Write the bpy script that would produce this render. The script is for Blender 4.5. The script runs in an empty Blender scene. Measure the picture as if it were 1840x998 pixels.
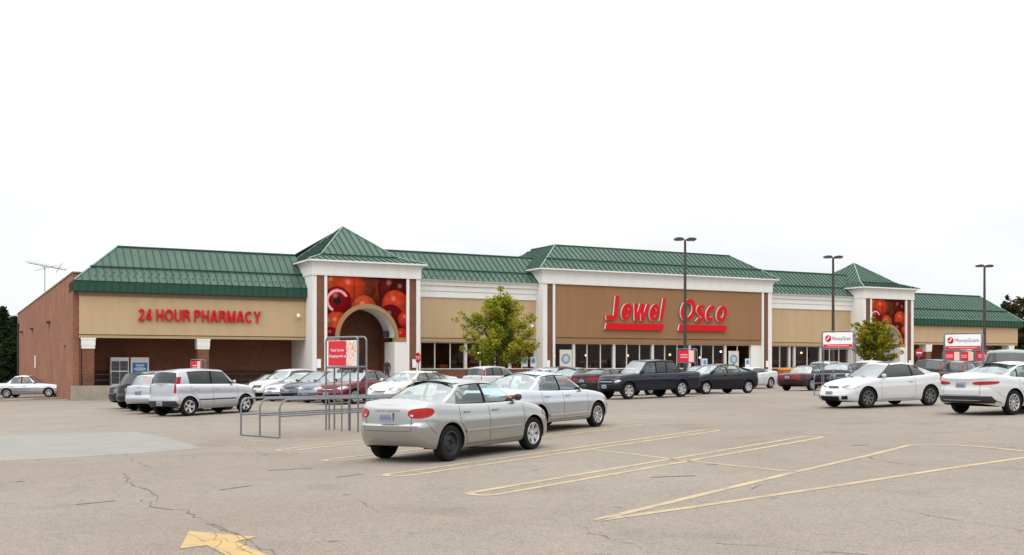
import bpy, bmesh, math, random
from mathutils import Vector, Matrix, noise as mnoise
random.seed(7)
S = bpy.context.scene
COL = S.collection
R = math.radians

# ---------------------------------------------------------------- camera
F = 1900.0 / 1840.0
cam_d = bpy.data.cameras.new('camera')
cam = bpy.data.objects.new('camera', cam_d); COL.objects.link(cam)
cam.location = (0, 0, 1.72); cam.rotation_euler = (R(90), 0, 0)
cam_d.sensor_width = 36; cam_d.lens = 36 * F
cam_d.shift_y = 156 / 1840.0
cam_d.clip_end = 6000
S.camera = cam

# ---------------------------------------------------------------- sky and sun
SUN_EL, SUN_AZ = 52, 205      # azimuth clockwise from +Y
w = bpy.data.worlds.new('World'); S.world = w; w.use_nodes = True
nt = w.node_tree; nt.nodes.clear()
def nd(t, ty, **kw):
    n = t.nodes.new(ty)
    for k, v in kw.items():
        if k in n.inputs: n.inputs[k].default_value = v
        else: setattr(n, k, v)
    return n
out = nd(nt, 'ShaderNodeOutputWorld')
sky = nd(nt, 'ShaderNodeTexSky', sky_type='NISHITA', sun_disc=False)
sky.sun_elevation = R(SUN_EL); sky.sun_rotation = R(SUN_AZ)
bg1 = nd(nt, 'ShaderNodeBackground', Strength=0.12)
nt.links.new(sky.outputs[0], bg1.inputs[0])
tc = nd(nt, 'ShaderNodeTexCoord')
sep = nd(nt, 'ShaderNodeSeparateXYZ'); nt.links.new(tc.outputs['Generated'], sep.inputs[0])
mp = nd(nt, 'ShaderNodeMapping'); mp.inputs['Scale'].default_value = (1.6, 1.6, 5.0)
nt.links.new(tc.outputs['Generated'], mp.inputs[0])
cn = nd(nt, 'ShaderNodeTexNoise', Scale=1.7, Detail=5.0, Roughness=0.5)
nt.links.new(mp.outputs[0], cn.inputs[0])
el = nd(nt, 'ShaderNodeMapRange'); nt.links.new(sep.outputs[2], el.inputs[0])
el.inputs[1].default_value = 0.0; el.inputs[2].default_value = 1.0
el.inputs[3].default_value = 0.83; el.inputs[4].default_value = 2.75
cm = nd(nt, 'ShaderNodeMapRange'); nt.links.new(cn.outputs[0], cm.inputs[0])
cm.inputs[1].default_value = 0.3; cm.inputs[2].default_value = 0.7
cm.inputs[3].default_value = 0.92; cm.inputs[4].default_value = 1.12
mul = nd(nt, 'ShaderNodeMath', operation='MULTIPLY')
nt.links.new(el.outputs[0], mul.inputs[0]); nt.links.new(cm.outputs[0], mul.inputs[1])
bg2 = nd(nt, 'ShaderNodeBackground'); bg2.inputs[0].default_value = (0.965, 0.98, 1.0, 1)
nt.links.new(mul.outputs[0], bg2.inputs[1])
mx = nd(nt, 'ShaderNodeMixShader'); mx.inputs[0].default_value = 0.93
nt.links.new(bg1.outputs[0], mx.inputs[1]); nt.links.new(bg2.outputs[0], mx.inputs[2])
nt.links.new(mx.outputs[0], out.inputs[0])

sd = bpy.data.lights.new('sun', 'SUN'); sd.energy = 0.85; sd.angle = R(55); sd.color = (1, 0.96, 0.9)
sun = bpy.data.objects.new('sun', sd); COL.objects.link(sun)
sv = Vector((math.sin(R(SUN_AZ)) * math.cos(R(SUN_EL)), math.cos(R(SUN_AZ)) * math.cos(R(SUN_EL)), math.sin(R(SUN_EL))))
sun.rotation_euler = sv.to_track_quat('Z', 'Y').to_euler(); sun.location = (0, 0, 60)
S.view_settings.view_transform = 'Standard'; S.view_settings.look = 'None'
S.view_settings.exposure = 0; S.view_settings.gamma = 1

# ---------------------------------------------------------------- materials
MATS = {}
def mat(name, col=(0.5, 0.5, 0.5), rough=0.6, metal=0.0, coat=0.0, spec=0.5, emis=None, estr=0.0,
        var=0.0, vscale=3.0, bump=0.0, bscale=40.0, ior=1.5, streak=0.0):
    if name in MATS: return MATS[name]
    m = bpy.data.materials.new(name); m.use_nodes = True; t = m.node_tree
    b = t.nodes['Principled BSDF']
    b.inputs['Base Color'].default_value = (*col, 1); b.inputs['Roughness'].default_value = rough
    b.inputs['Metallic'].default_value = metal; b.inputs['Coat Weight'].default_value = coat
    b.inputs['Coat Roughness'].default_value = 0.04
    b.inputs['Specular IOR Level'].default_value = spec; b.inputs['IOR'].default_value = ior
    if emis: b.inputs['Emission Color'].default_value = (*emis, 1); b.inputs['Emission Strength'].default_value = estr
    co = nd(t, 'ShaderNodeTexCoord')
    if var or streak:
        n = nd(t, 'ShaderNodeTexNoise', Scale=vscale, Detail=6.0, Roughness=0.62)
        mpp = nd(t, 'ShaderNodeMapping')
        if streak: mpp.inputs['Scale'].default_value = (1.4, 1.4, 0.16)
        t.links.new(co.outputs['Object'], mpp.inputs[0]); t.links.new(mpp.outputs[0], n.inputs[0])
        mr = nd(t, 'ShaderNodeMapRange'); t.links.new(n.outputs[0], mr.inputs[0])
        v = max(var, streak)
        mr.inputs[1].default_value = 0.3; mr.inputs[2].default_value = 0.7
        mr.inputs[3].default_value = 1 - v; mr.inputs[4].default_value = 1 + v * 0.6
        vm = nd(t, 'ShaderNodeVectorMath', operation='SCALE'); vm.inputs[0].default_value = col
        t.links.new(mr.outputs[0], vm.inputs['Scale']); t.links.new(vm.outputs[0], b.inputs['Base Color'])
    if bump:
        n2 = nd(t, 'ShaderNodeTexNoise', Scale=bscale, Detail=3.0); t.links.new(co.outputs['Object'], n2.inputs[0])
        bp = nd(t, 'ShaderNodeBump', Strength=bump, Distance=0.02)
        t.links.new(n2.outputs[0], bp.inputs['Height']); t.links.new(bp.outputs[0], b.inputs['Normal'])
    MATS[name] = m; return m

def brick_mat(name, c1, c2, mortar, frontal=True):
    m = bpy.data.materials.new(name); m.use_nodes = True; t = m.node_tree; b = t.nodes['Principled BSDF']
    b.inputs['Roughness'].default_value = 0.9; b.inputs['Specular IOR Level'].default_value = 0.2
    co = nd(t, 'ShaderNodeTexCoord'); sp = nd(t, 'ShaderNodeSeparateXYZ'); t.links.new(co.outputs['Object'], sp.inputs[0])
    add = nd(t, 'ShaderNodeMath', operation='ADD')
    t.links.new(sp.outputs[0], add.inputs[0]); t.links.new(sp.outputs[1], add.inputs[1])
    cb = nd(t, 'ShaderNodeCombineXYZ'); t.links.new(add.outputs[0], cb.inputs[0]); t.links.new(sp.outputs[2], cb.inputs[1])
    br = nd(t, 'ShaderNodeTexBrick', Scale=1.0); t.links.new(cb.outputs[0], br.inputs[0])
    br.inputs['Brick Width'].default_value = 0.22; br.inputs['Row Height'].default_value = 0.075
    br.inputs['Mortar Size'].default_value = 0.007; br.inputs['Bias'].default_value = 0.0
    br.inputs['Color1'].default_value = (*c1, 1); br.inputs['Color2'].default_value = (*c2, 1); br.inputs['Mortar'].default_value = (*mortar, 1)
    n = nd(t, 'ShaderNodeTexNoise', Scale=0.45, Detail=7.0, Roughness=0.65); t.links.new(co.outputs['Object'], n.inputs[0])
    mr = nd(t, 'ShaderNodeMapRange'); t.links.new(n.outputs[0], mr.inputs[0])
    mr.inputs[1].default_value = 0.3; mr.inputs[2].default_value = 0.7; mr.inputs[3].default_value = 0.78; mr.inputs[4].default_value = 1.16
    vm = nd(t, 'ShaderNodeVectorMath', operation='SCALE'); t.links.new(br.outputs[0], vm.inputs[0]); t.links.new(mr.outputs[0], vm.inputs['Scale'])
    t.links.new(vm.outputs[0], b.inputs['Base Color'])
    bp = nd(t, 'ShaderNodeBump', Strength=0.4, Distance=0.01); t.links.new(br.outputs['Fac'], bp.inputs['Height']); bp.invert = True
    t.links.new(bp.outputs[0], b.inputs['Normal'])
    MATS[name] = m; return m

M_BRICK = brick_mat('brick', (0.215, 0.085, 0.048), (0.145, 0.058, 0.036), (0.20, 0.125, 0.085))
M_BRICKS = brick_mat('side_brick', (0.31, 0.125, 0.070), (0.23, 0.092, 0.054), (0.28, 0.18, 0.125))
M_BRICKD = brick_mat('dark_brick', (0.225, 0.082, 0.046), (0.17, 0.062, 0.036), (0.20, 0.115, 0.08))
M_WHITE = mat('white_trim', (0.74, 0.73, 0.70), 0.7, var=0.05, streak=0.05, vscale=2)
M_TAN = mat('tan_stucco', (0.49, 0.355, 0.212), 0.9, spec=.15, streak=0.07, vscale=1.2, bump=0.2, bscale=60)
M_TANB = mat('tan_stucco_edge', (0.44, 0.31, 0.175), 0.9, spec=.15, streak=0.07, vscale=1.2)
M_BROWN = mat('brown_stucco', (0.285, 0.155, 0.080), 0.9, spec=.15, streak=0.06, vscale=1.2, bump=0.2, bscale=60)
M_BROWN2 = mat('brown_trim', (0.16, 0.11, 0.075), 0.7)
M_ARCH = mat('arch_trim', (0.33, 0.205, 0.095), 0.85, spec=.2, var=0.05)
M_GREEN = mat('green_roof_metal', (0.066, 0.118, 0.086), 0.5, spec=0.2, var=0.12, vscale=1.0)
def vary_per_object(m, amt):
    t = m.node_tree; b = t.nodes['Principled BSDF']; l = b.inputs['Base Color'].links; src = l[0].from_socket if l else None
    oi = nd(t, 'ShaderNodeObjectInfo'); mr = nd(t, 'ShaderNodeMapRange'); t.links.new(oi.outputs['Random'], mr.inputs[0]); mr.inputs[3].default_value = 1 - amt; mr.inputs[4].default_value = 1 + amt
    vm = nd(t, 'ShaderNodeVectorMath', operation='SCALE'); t.links.new(mr.outputs[0], vm.inputs['Scale'])
    if src: t.links.new(src, vm.inputs[0])
    else: vm.inputs[0].default_value = b.inputs['Base Color'].default_value[:3]
    t.links.new(vm.outputs[0], b.inputs['Base Color'])
vary_per_object(M_GREEN, 0.09)
M_RIB = mat('green_rib_shade', (0.022, 0.062, 0.042), 0.5, spec=.25)  # same paint as the pans; the ribs' shade is put into this colour
M_HIP = mat('hip_cap_metal', (0.21, 0.30, 0.25), 0.5, spec=.25)
M_BAND = mat('green_band_metal', (0.014, 0.066, 0.040), 0.5, spec=.3, var=0.10, vscale=2)
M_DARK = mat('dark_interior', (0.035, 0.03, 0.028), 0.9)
M_ROOFFLAT = mat('flat_roof_membrane', (0.4, 0.4, 0.4), 0.9)
M_CONC = mat('concrete', (0.31, 0.27, 0.215), 0.9, var=0.18, vscale=1.5, bump=0.3, bscale=20)
M_ALU = mat('window_aluminium', (0.62, 0.61, 0.58), 0.5, var=0.04)
M_REDS = mat('sign_red', (0.60, 0.006, 0.012), 0.45, spec=.15)
M_REDD = mat('sign_red_dark', (0.42, 0.03, 0.03), 0.4)
M_WHT = mat('sign_white', (0.82, 0.82, 0.82), 0.4)
M_BLK = mat('black_plastic', (0.02, 0.02, 0.022), 0.5)
M_SEAM = mat('panel_gap_dark', (0.012, 0.012, 0.012), 0.8, spec=.1)
M_GAP = mat('door_gap_grey', (0.07, 0.07, 0.068), 0.8, spec=.1)  # dark grey drawn along the gaps between body panels
M_TYRE = mat('tyre_rubber', (0.013, 0.013, 0.013), 0.9, spec=.15, var=0.15, vscale=20)
M_CHROME = mat('chrome', (0.75, 0.75, 0.76), 0.15, 1.0)
M_ALLOY = mat('wheel_alloy', (0.50, 0.50, 0.51), 0.35, 0.75, var=0.1, vscale=12)
M_ALLOYD = mat('wheel_alloy_dark', (0.14, 0.14, 0.145), 0.35, 0.7)
M_STEEL = mat('wheel_steel_black', (0.025, 0.025, 0.027), 0.6, 0.2)
M_SEAT = mat('seat_fabric', (0.10, 0.10, 0.10), 0.9)
M_POLE = mat('bronze_pole_paint', (0.045, 0.032, 0.026), 0.5)
M_GALV = mat('galvanised_steel', (0.19, 0.195, 0.21), 0.5, 0.4, var=0.15, vscale=8)
M_YEL = None
M_BLUE = mat('sign_blue', (0.03, 0.16, 0.5), 0.5)

def glass_mat(name, tint=(0.55, 0.62, 0.6), amt=0.62, rough=0.02, ior=1.6):
    m = bpy.data.materials.new(name); m.use_nodes = True; t = m.node_tree; t.nodes.clear()
    o = nd(t, 'ShaderNodeOutputMaterial')
    tr = nd(t, 'ShaderNodeBsdfTransparent'); tr.inputs[0].default_value = (*[c * amt for c in tint], 1)
    gl = nd(t, 'ShaderNodeBsdfGlossy', Roughness=rough); gl.inputs[0].default_value = (0.95, 1, 1, 1)
    fr = nd(t, 'ShaderNodeFresnel', IOR=ior)
    ge = nd(t, 'ShaderNodeNewGeometry'); iv = nd(t, 'ShaderNodeMath', operation='SUBTRACT'); iv.inputs[0].default_value = 1; t.links.new(ge.outputs['Backfacing'], iv.inputs[1])
    ml = nd(t, 'ShaderNodeMath', operation='MULTIPLY'); t.links.new(fr.outputs[0], ml.inputs[0]); t.links.new(iv.outputs[0], ml.inputs[1])
    mm = nd(t, 'ShaderNodeMixShader'); t.links.new(ml.outputs[0], mm.inputs[0])
    t.links.new(tr.outputs[0], mm.inputs[1]); t.links.new(gl.outputs[0], mm.inputs[2]); t.links.new(mm.outputs[0], o.inputs[0])
    MATS[name] = m; return m
G_CLEAR = glass_mat('car_glass', (0.80, 0.94, 0.90), 0.98, ior=1.7)
G_SHIELD = glass_mat('windshield_glass', (0.80, 0.92, 0.90), 0.92, ior=3.3)
G_TINT = glass_mat('tinted_glass', (0.22, 0.25, 0.25), 0.6, ior=1.7)
G_STORE = glass_mat('store_glass', (0.8, 0.74, 0.66), 0.85, ior=1.3)
def lamp_mat(name, col, rough=0.15):
    return mat(name, col, rough, coat=1.0, spec=0.6)
L_RED = mat('tail_lamp_red', (0.34, 0.006, 0.008), .2, spec=.2, coat=.25)
L_WHT = lamp_mat('lamp_clear', (0.55, 0.57, 0.6))
L_AMB = lamp_mat('lamp_amber', (0.6, 0.2, 0.03))
L_HEAD = mat('headlamp_lens', (0.36, 0.38, 0.40), 0.15, 0.6, coat=1.0, var=.35, vscale=14)

# ---------------------------------------------------------------- mesh builder
class MB:
    def __init__(self): self.v = []; self.f = []; self.m = []
    def add(self, vs, fs, mi=0):
        o = len(self.v); self.v += [tuple(p) for p in vs]
        for f in fs: self.f.append([o + i for i in f]); self.m.append(mi)
        return self
    def poly(self, pts, mi=0): return self.add(pts, [list(range(len(pts)))], mi)
    def box(self, x0, x1, y0, y1, z0, z1, mi=0):
        return self.add([(x0, y0, z0), (x1, y0, z0), (x1, y1, z0), (x0, y1, z0), (x0, y0, z1), (x1, y0, z1), (x1, y1, z1), (x0, y1, z1)],
                        [(0, 3, 2, 1), (4, 5, 6, 7), (0, 1, 5, 4), (1, 2, 6, 5), (2, 3, 7, 6), (3, 0, 4, 7)], mi)
    def obox(self, c, ax, ay, az, mi=0):
        c, ax, ay, az = map(Vector, (c, ax, ay, az)); vs = []
        for sz in (-1, 1):
            for sx, sy in ((-1, -1), (1, -1), (1, 1), (-1, 1)): vs.append(c + sx * ax + sy * ay + sz * az)
        return self.add(vs, [(0, 3, 2, 1), (4, 5, 6, 7), (0, 1, 5, 4), (1, 2, 6, 5), (2, 3, 7, 6), (3, 0, 4, 7)], mi)
    def prism(self, pts, vec, mi=0, mside=None):
        n = len(pts); vec = Vector(vec); a = [Vector(p) for p in pts]; vs = a + [p + vec for p in a]
        ms = mi if mside is None else mside
        o = len(self.v); self.v += [tuple(p) for p in vs]
        self.f.append([o + i for i in range(n)]); self.m.append(mi)
        self.f.append([o + n + i for i in reversed(range(n))]); self.m.append(ms)
        for i in range(n):
            j = (i + 1) % n; self.f.append([o + i, o + j, o + n + j, o + n + i]); self.m.append(ms)
        return self
    def tube(self, pts, r, n=8, mi=0, cap=True):
        pts = [Vector(p) for p in pts]; rs = r if isinstance(r, (list, tuple)) else [r] * len(pts)
        o = len(self.v); prev = None
        for i, p in enumerate(pts):
            d = (pts[min(i + 1, len(pts) - 1)] - pts[max(i - 1, 0)]).normalized()
            if prev is None:
                a = d.orthogonal().normalized()
            else:
                a = (prev - d * prev.dot(d)).normalized()
            prev = a; b = d.cross(a)
            for k in range(n):
                th = 2 * math.pi * k / n; self.v.append(tuple(p + (a * math.cos(th) + b * math.sin(th)) * rs[i]))
        for i in range(len(pts) - 1):
            for k in range(n):
                k2 = (k + 1) % n
                self.f.append([o + i * n + k, o + i * n + k2, o + (i + 1) * n + k2, o + (i + 1) * n + k]); self.m.append(mi)
        if cap:
            self.f.append([o + k for k in reversed(range(n))]); self.m.append(mi)
            e = o + (len(pts) - 1) * n; self.f.append([e + k for k in range(n)]); self.m.append(mi)
        return self
    def lathe(self, prof, n=28, axis='y', mi=0, c=(0, 0, 0)):
        o = len(self.v)
        for (r, h) in prof:
            for k in range(n):
                th = 2 * math.pi * k / n; a, b = r * math.cos(th), r * math.sin(th)
                p = (a, h, b) if axis == 'y' else ((a, b, h) if axis == 'z' else (h, a, b))
                self.v.append((p[0] + c[0], p[1] + c[1], p[2] + c[2]))
        for i in range(len(prof) - 1):
            for k in range(n):
                k2 = (k + 1) % n
                self.f.append([o + i * n + k, o + i * n + k2, o + (i + 1) * n + k2, o + (i + 1) * n + k]); self.m.append(mi)
        return self
    def grid(self, rows, mi=0, mfun=None):
        o = len(self.v); nr = len(rows); nc = len(rows[0])
        for r_ in rows: self.v += [tuple(p) for p in r_]
        for i in range(nr - 1):
            for j in range(nc - 1):
                k = mfun(i, j) if mfun else mi
                if k is None: continue
                self.f.append([o + i * nc + j, o + i * nc + j + 1, o + (i + 1) * nc + j + 1, o + (i + 1) * nc + j]); self.m.append(k)
        return self
    def sphere(self, c, r, n=10, mi=0, sz=1.0):
        prof = [(r * math.sin(math.pi * i / n), r * sz * math.cos(math.pi * i / n)) for i in range(n + 1)]
        prof[0] = (0.0005, r * sz); prof[-1] = (0.0005, -r * sz)
        return self.lathe(prof, n * 2, 'z', mi, c)
    def mesh(self, name, mats, smooth=None, weld=0):
        me = bpy.data.meshes.new(name); me.from_pydata(self.v, [], self.f)
        for m_ in (mats if isinstance(mats, (list, tuple)) else [mats]): me.materials.append(m_)
        me.polygons.foreach_set('material_index', self.m)
        bm = bmesh.new(); bm.from_mesh(me)
        if weld: bmesh.ops.remove_doubles(bm, verts=bm.verts, dist=weld)
        bmesh.ops.recalc_face_normals(bm, faces=bm.faces)
        if smooth is not None:
            lim = R(smooth)
            for f in bm.faces: f.smooth = True
            for e in bm.edges:
                if len(e.link_faces) == 2 and e.calc_face_angle(0) > lim: e.smooth = False
        bm.to_mesh(me); bm.free(); me.update(); return me
    def build(self, name, mats, parent=None, smooth=None, weld=0, loc=None):
        o = bpy.data.objects.new(name, self.mesh(name, mats, smooth, weld)); COL.objects.link(o)
        if parent: o.parent = parent
        if loc: o.location = loc
        return o

def tag(o, label=None, cat=None, group=None, kind=None):
    if label: o['label'] = label
    if cat: o['category'] = cat
    if group: o['group'] = group
    if kind: o['kind'] = kind
    return o
def empty(name, loc=(0, 0, 0), rz=0, parent=None):
    o = bpy.data.objects.new(name, None); COL.objects.link(o); o.location = loc; o.rotation_euler = (0, 0, rz)
    o.empty_display_size = 0.2
    if parent: o.parent = parent
    return o
def inst(me, name, parent, loc=(0, 0, 0), rot=(0, 0, 0)):
    o = bpy.data.objects.new(name, me); COL.objects.link(o); o.parent = parent; o.location = loc; o.rotation_euler = rot; return o

# lettering -----------------------------------------------------------
def char_mesh(s, size=1.0, extrude=0.0, offset=0.0, shear=0.0):
    cu = bpy.data.curves.new('lettering', 'FONT'); cu.body = s; cu.size = size; cu.extrude = extrude; cu.offset = offset; cu.shear = shear
    cu.resolution_u = 3 if size == 1.0 and extrude < .12 else 8
    ob = bpy.data.objects.new('lettering', cu); COL.objects.link(ob)
    dg = bpy.context.evaluated_depsgraph_get(); dg.update()
    me = bpy.data.meshes.new_from_object(ob.evaluated_get(dg))
    bpy.data.objects.remove(ob); bpy.data.curves.remove(cu); return me
def xr(me):
    if not len(me.vertices): return (0, 0)
    xs = [v.co.x for v in me.vertices]; return min(xs), max(xs)
def letters(text, parent, mats, x0, x1, y, z0, cap_h, extrude=0.1, offset=0.0, shear=0.0, name='letter', per=True, track=0.0):
    """lettering in the local x-z plane facing -y, width fitted to x0..x1, capitals cap_h tall, baseline z0"""
    full = char_mesh(text, 1.0, 0, offset, shear); a, b = xr(full); ch = 0.73 + 2 * offset
    sx = (x1 - x0) / (b - a + track * (len(text) - 1)); sz = cap_h / ch
    def place(me, dx):
        for v in me.vertices:
            x, yy, zz = v.co; v.co = (x0 + (x - a + dx) * sx, y - zz * 1.0, z0 + (yy + offset) * sz)
        me.materials.clear()
        for m_ in mats: me.materials.append(m_)
        me.update()
        if len(mats) > 1:
            for p in me.polygons: p.material_index = 0 if abs(p.normal.y) > 0.7 else 1
        else:
            for p in me.polygons: p.material_index = 0
        bm = bmesh.new(); bm.from_mesh(me); bmesh.ops.recalc_face_normals(bm, faces=bm.faces); bm.to_mesh(me); bm.free()
    if not per:
        me = char_mesh(text, 1.0, extrude, offset, shear); place(me, 0)
        o = bpy.data.objects.new(name, me); COL.objects.link(o); o.parent = parent; return [o]
    res = []
    for i, c in enumerate(text):
        if c == ' ': continue
        pre = char_mesh(text[:i + 1], 1.0, 0, offset, shear); one = char_mesh(c, 1.0, 0, offset, shear)
        dx = xr(pre)[1] - xr(one)[1] + i * track
        me = char_mesh(c, 1.0, extrude, offset, shear); place(me, dx)
        o = bpy.data.objects.new(name, me); COL.objects.link(o); o.parent = parent; res.append(o)
    return res

# bold channel letters drawn from strokes (height 1, stroke T)
def arc(cx, cz, rx, rz, a0, a1, n=14): return [(cx + rx * math.cos(R(a0 + (a1 - a0) * i / n)), cz + rz * math.sin(R(a0 + (a1 - a0) * i / n))) for i in range(n + 1)]
def glyph(c, T, xh=.74):
    h = T / 2
    if c == 'H': w = .74; return w, [[(h, 0), (h, 1)], [(w - h, 0), (w - h, 1)], [(T, .51), (w - T, .51)]]
    if c == 'O': w = .86; return w, [arc(w / 2, .5, w / 2 - h, .5 - h, 0, 360, 32)]
    if c == 'U': w = .74; r_ = w / 2 - h; return w, [[(h, 1), (h, .36)] + arc(w / 2, .36, r_, .36 - h, 180, 360, 16) + [(w - h, 1)]]
    if c == 'P': w = .68; return w, [[(h, 0), (h, 1)], [(T, 1 - h), (w - .3, 1 - h)] + arc(w - .3, .72, .3 - h, .28 - h, 90, -90) + [(T, .44 + h)]]
    if c == 'R': w = .74; return w, [[(h, 0), (h, 1)], [(T, 1 - h), (w - .34, 1 - h)] + arc(w - .34, .73, .3 - h, .27 - h, 90, -90) + [(T, .46 + h)], [(w - .36, .5), (w - .2, .42), (w - h - .02, .28), (w - h, 0)]]
    if c == 'A': w = .80; return w, [[(h - .03, -.1), (w / 2 - .01, 1.1)], [(w - h + .03, -.1), (w / 2 + .01, 1.1)], [(.2, .29), (w - .2, .29)]]
    if c == 'M': w = .90; return w, [[(h, 0), (h, 1)], [(w - h, 0), (w - h, 1)], [(h + .02, 1.06), (w / 2 + .01, -.06)], [(w - h - .02, 1.06), (w / 2 - .01, -.06)]]
    if c == 'C': w = .80; return w, [arc(w / 2, .5, w / 2 - h, .5 - h, 42, 318, 26)]
    if c == 'Y': w = .76; return w, [[(h - .04, 1.08), (w / 2, .40)], [(w - h + .04, 1.08), (w / 2, .40)], [(w / 2, .46), (w / 2, 0)]]
    if c == '2': w = .60; return w, [arc(w / 2, .70, w / 2 - h, .30 - h, 170, -10, 14) + [(w - h - .06, .52), (.22, .26), (.12, T)], [(0, h), (w, h)]]
    if c == '4': w = .62; return w, [[(w - .19, 0), (w - .19, 1)], [(0, .27), (w, .27)], [(h - .03, .2), (w - .17, 1.04)]]
    if c == 'o': w = .62; return w, [arc(w / 2, xh / 2, w / 2 - h, xh / 2 - h, 0, 360, 28)]
    if c == 'c': w = .58; return w, [arc(w / 2, xh / 2, w / 2 - h, xh / 2 - h, 48, 312, 22)]
    if c == 'e': w = .62; return w, [arc(w / 2, xh / 2, w / 2 - h, xh / 2 - h, 0, 318, 24), [(T * .8, xh / 2 - .01), (w - h * .4, xh / 2 - .01)]]
    if c == 's': w = .55; r_ = w / 2 - h; return w, [arc(w / 2, xh * .73, r_, xh * .27 - h * .62, 35, 235, 14) + arc(w / 2, xh * .27, r_, xh * .27 - h * .62, 62, -145, 16)]
    if c == 'l': w = T; return w, [[(h, 0), (h, 1)]]
    if c == 'w': w = .92; return w, [[(h - .04, xh + .06), (.27, -.06)], [(w / 2, xh + .06), (.27, -.06)], [(w / 2, xh + .06), (w - .27, -.06)], [(w - h + .04, xh + .06), (w - .27, -.06)]]
def clipz(poly, lo, hi):
    for sg, lim in ((-1, -lo), (1, hi)):
        o = []
        for i in range(len(poly)):
            p, q = poly[i], poly[(i + 1) % len(poly)]; dp = sg * p[1] - lim; dq = sg * q[1] - lim
            if dp <= 0: o.append(p)
            if dp * dq < 0: t_ = dp / (dp - dq); o.append((p[0] + (q[0] - p[0]) * t_, p[1] + (q[1] - p[1]) * t_))
        poly = o
    return poly
def stroke_word(text, parent, mats, x0, x1, y, z0, hgt, depth, T=.19, gap=.10, shear=0.0, space=.36, slim=1.0):
    """one mesh per letter: strokes extruded from y (back) towards -y; low-case letters keep their x-height"""
    adv = []; x = 0
    for c in text:
        if c == ' ': x += space; adv.append(None); continue
        w_, st = glyph(c, T); adv.append((x, w_, st)); x += w_ + gap
    tot = x - gap; sx = (x1 - x0) / (tot + shear)
    for c, a in zip(text, adv):
        if a is None: continue
        mb = MB(); top = 1.0 if c.isupper() or c.isdigit() or c == 'l' else .74; k = 0
        for st in a[2]:
            closed = math.hypot(st[0][0] - st[-1][0], st[0][1] - st[-1][1]) < 1e-6
            L_, Rr = [], []; n = len(st); h = T / 2
            for i, p in enumerate(st):
                if closed: p0, p1 = st[(i - 1) % (n - 1)], st[(i + 1) % (n - 1)]
                else: p0, p1 = st[max(i - 1, 0)], st[min(i + 1, n - 1)]
                dx, dz = p1[0] - p0[0], p1[1] - p0[1]; l_ = math.hypot(dx, dz) + 1e-9; nx, nz = -dz / l_ * h, dx / l_ * h
                L_.append((p[0] + nx, p[1] + nz)); Rr.append((p[0] - nx, p[1] - nz))
            k += 1; yf = y - depth - .0015 * k; yb = y
            for i in range(n - 1):
                q = clipz([L_[i], L_[i + 1], Rr[i + 1], Rr[i]], 0, top)
                if len(q) < 3: continue
                P3 = [(x0 + (a[0] + p[0] + shear * p[1]) * sx, z0 + p[1] * hgt) for p in q]
                mb.poly([(p[0], yf, p[1]) for p in P3], 0)
                for u in range(len(P3)):
                    v = (u + 1) % len(P3); pa, pb = P3[u], P3[v]
                    mb.poly([(pa[0], yf, pa[1]), (pb[0], yf, pb[1]), (pb[0], yb, pb[1]), (pa[0], yb, pa[1])], 1)
        mb.build('letter', mats, parent)

# ---------------------------------------------------------------- ground
def fx(X):
    if X <= 11: return 0.018 * max(X, -45) if X > -45 else -0.81
    if X < 21: t_ = (X - 11) / 10.0; return 0.198 + 0.018 * 10 * (t_ - t_ * t_ / 2)
    return 0.288
def gy(Y):
    if Y < 0: return 0.0
    if Y <= 46: return 0.003 * Y
    if Y < 64: t_ = (Y - 46) / 18.0; return 0.138 - 0.188 * (3 * t_ * t_ - 2 * t_ ** 3)
    return -0.05
def G(X, Y): return fx(X) + gy(Y)
def unproj(px, py, dz=0.0):
    X, Y = 0.0, 30.0; a = (px - 920) / 1900.0; b = (py - 655) / 1900.0
    for _ in range(60):
        Y = 0.5 * Y + 0.5 * (1.72 - G(a * Y, Y) - dz) / b
    return Vector((a * Y, Y, G(a * Y, Y)))

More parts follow.
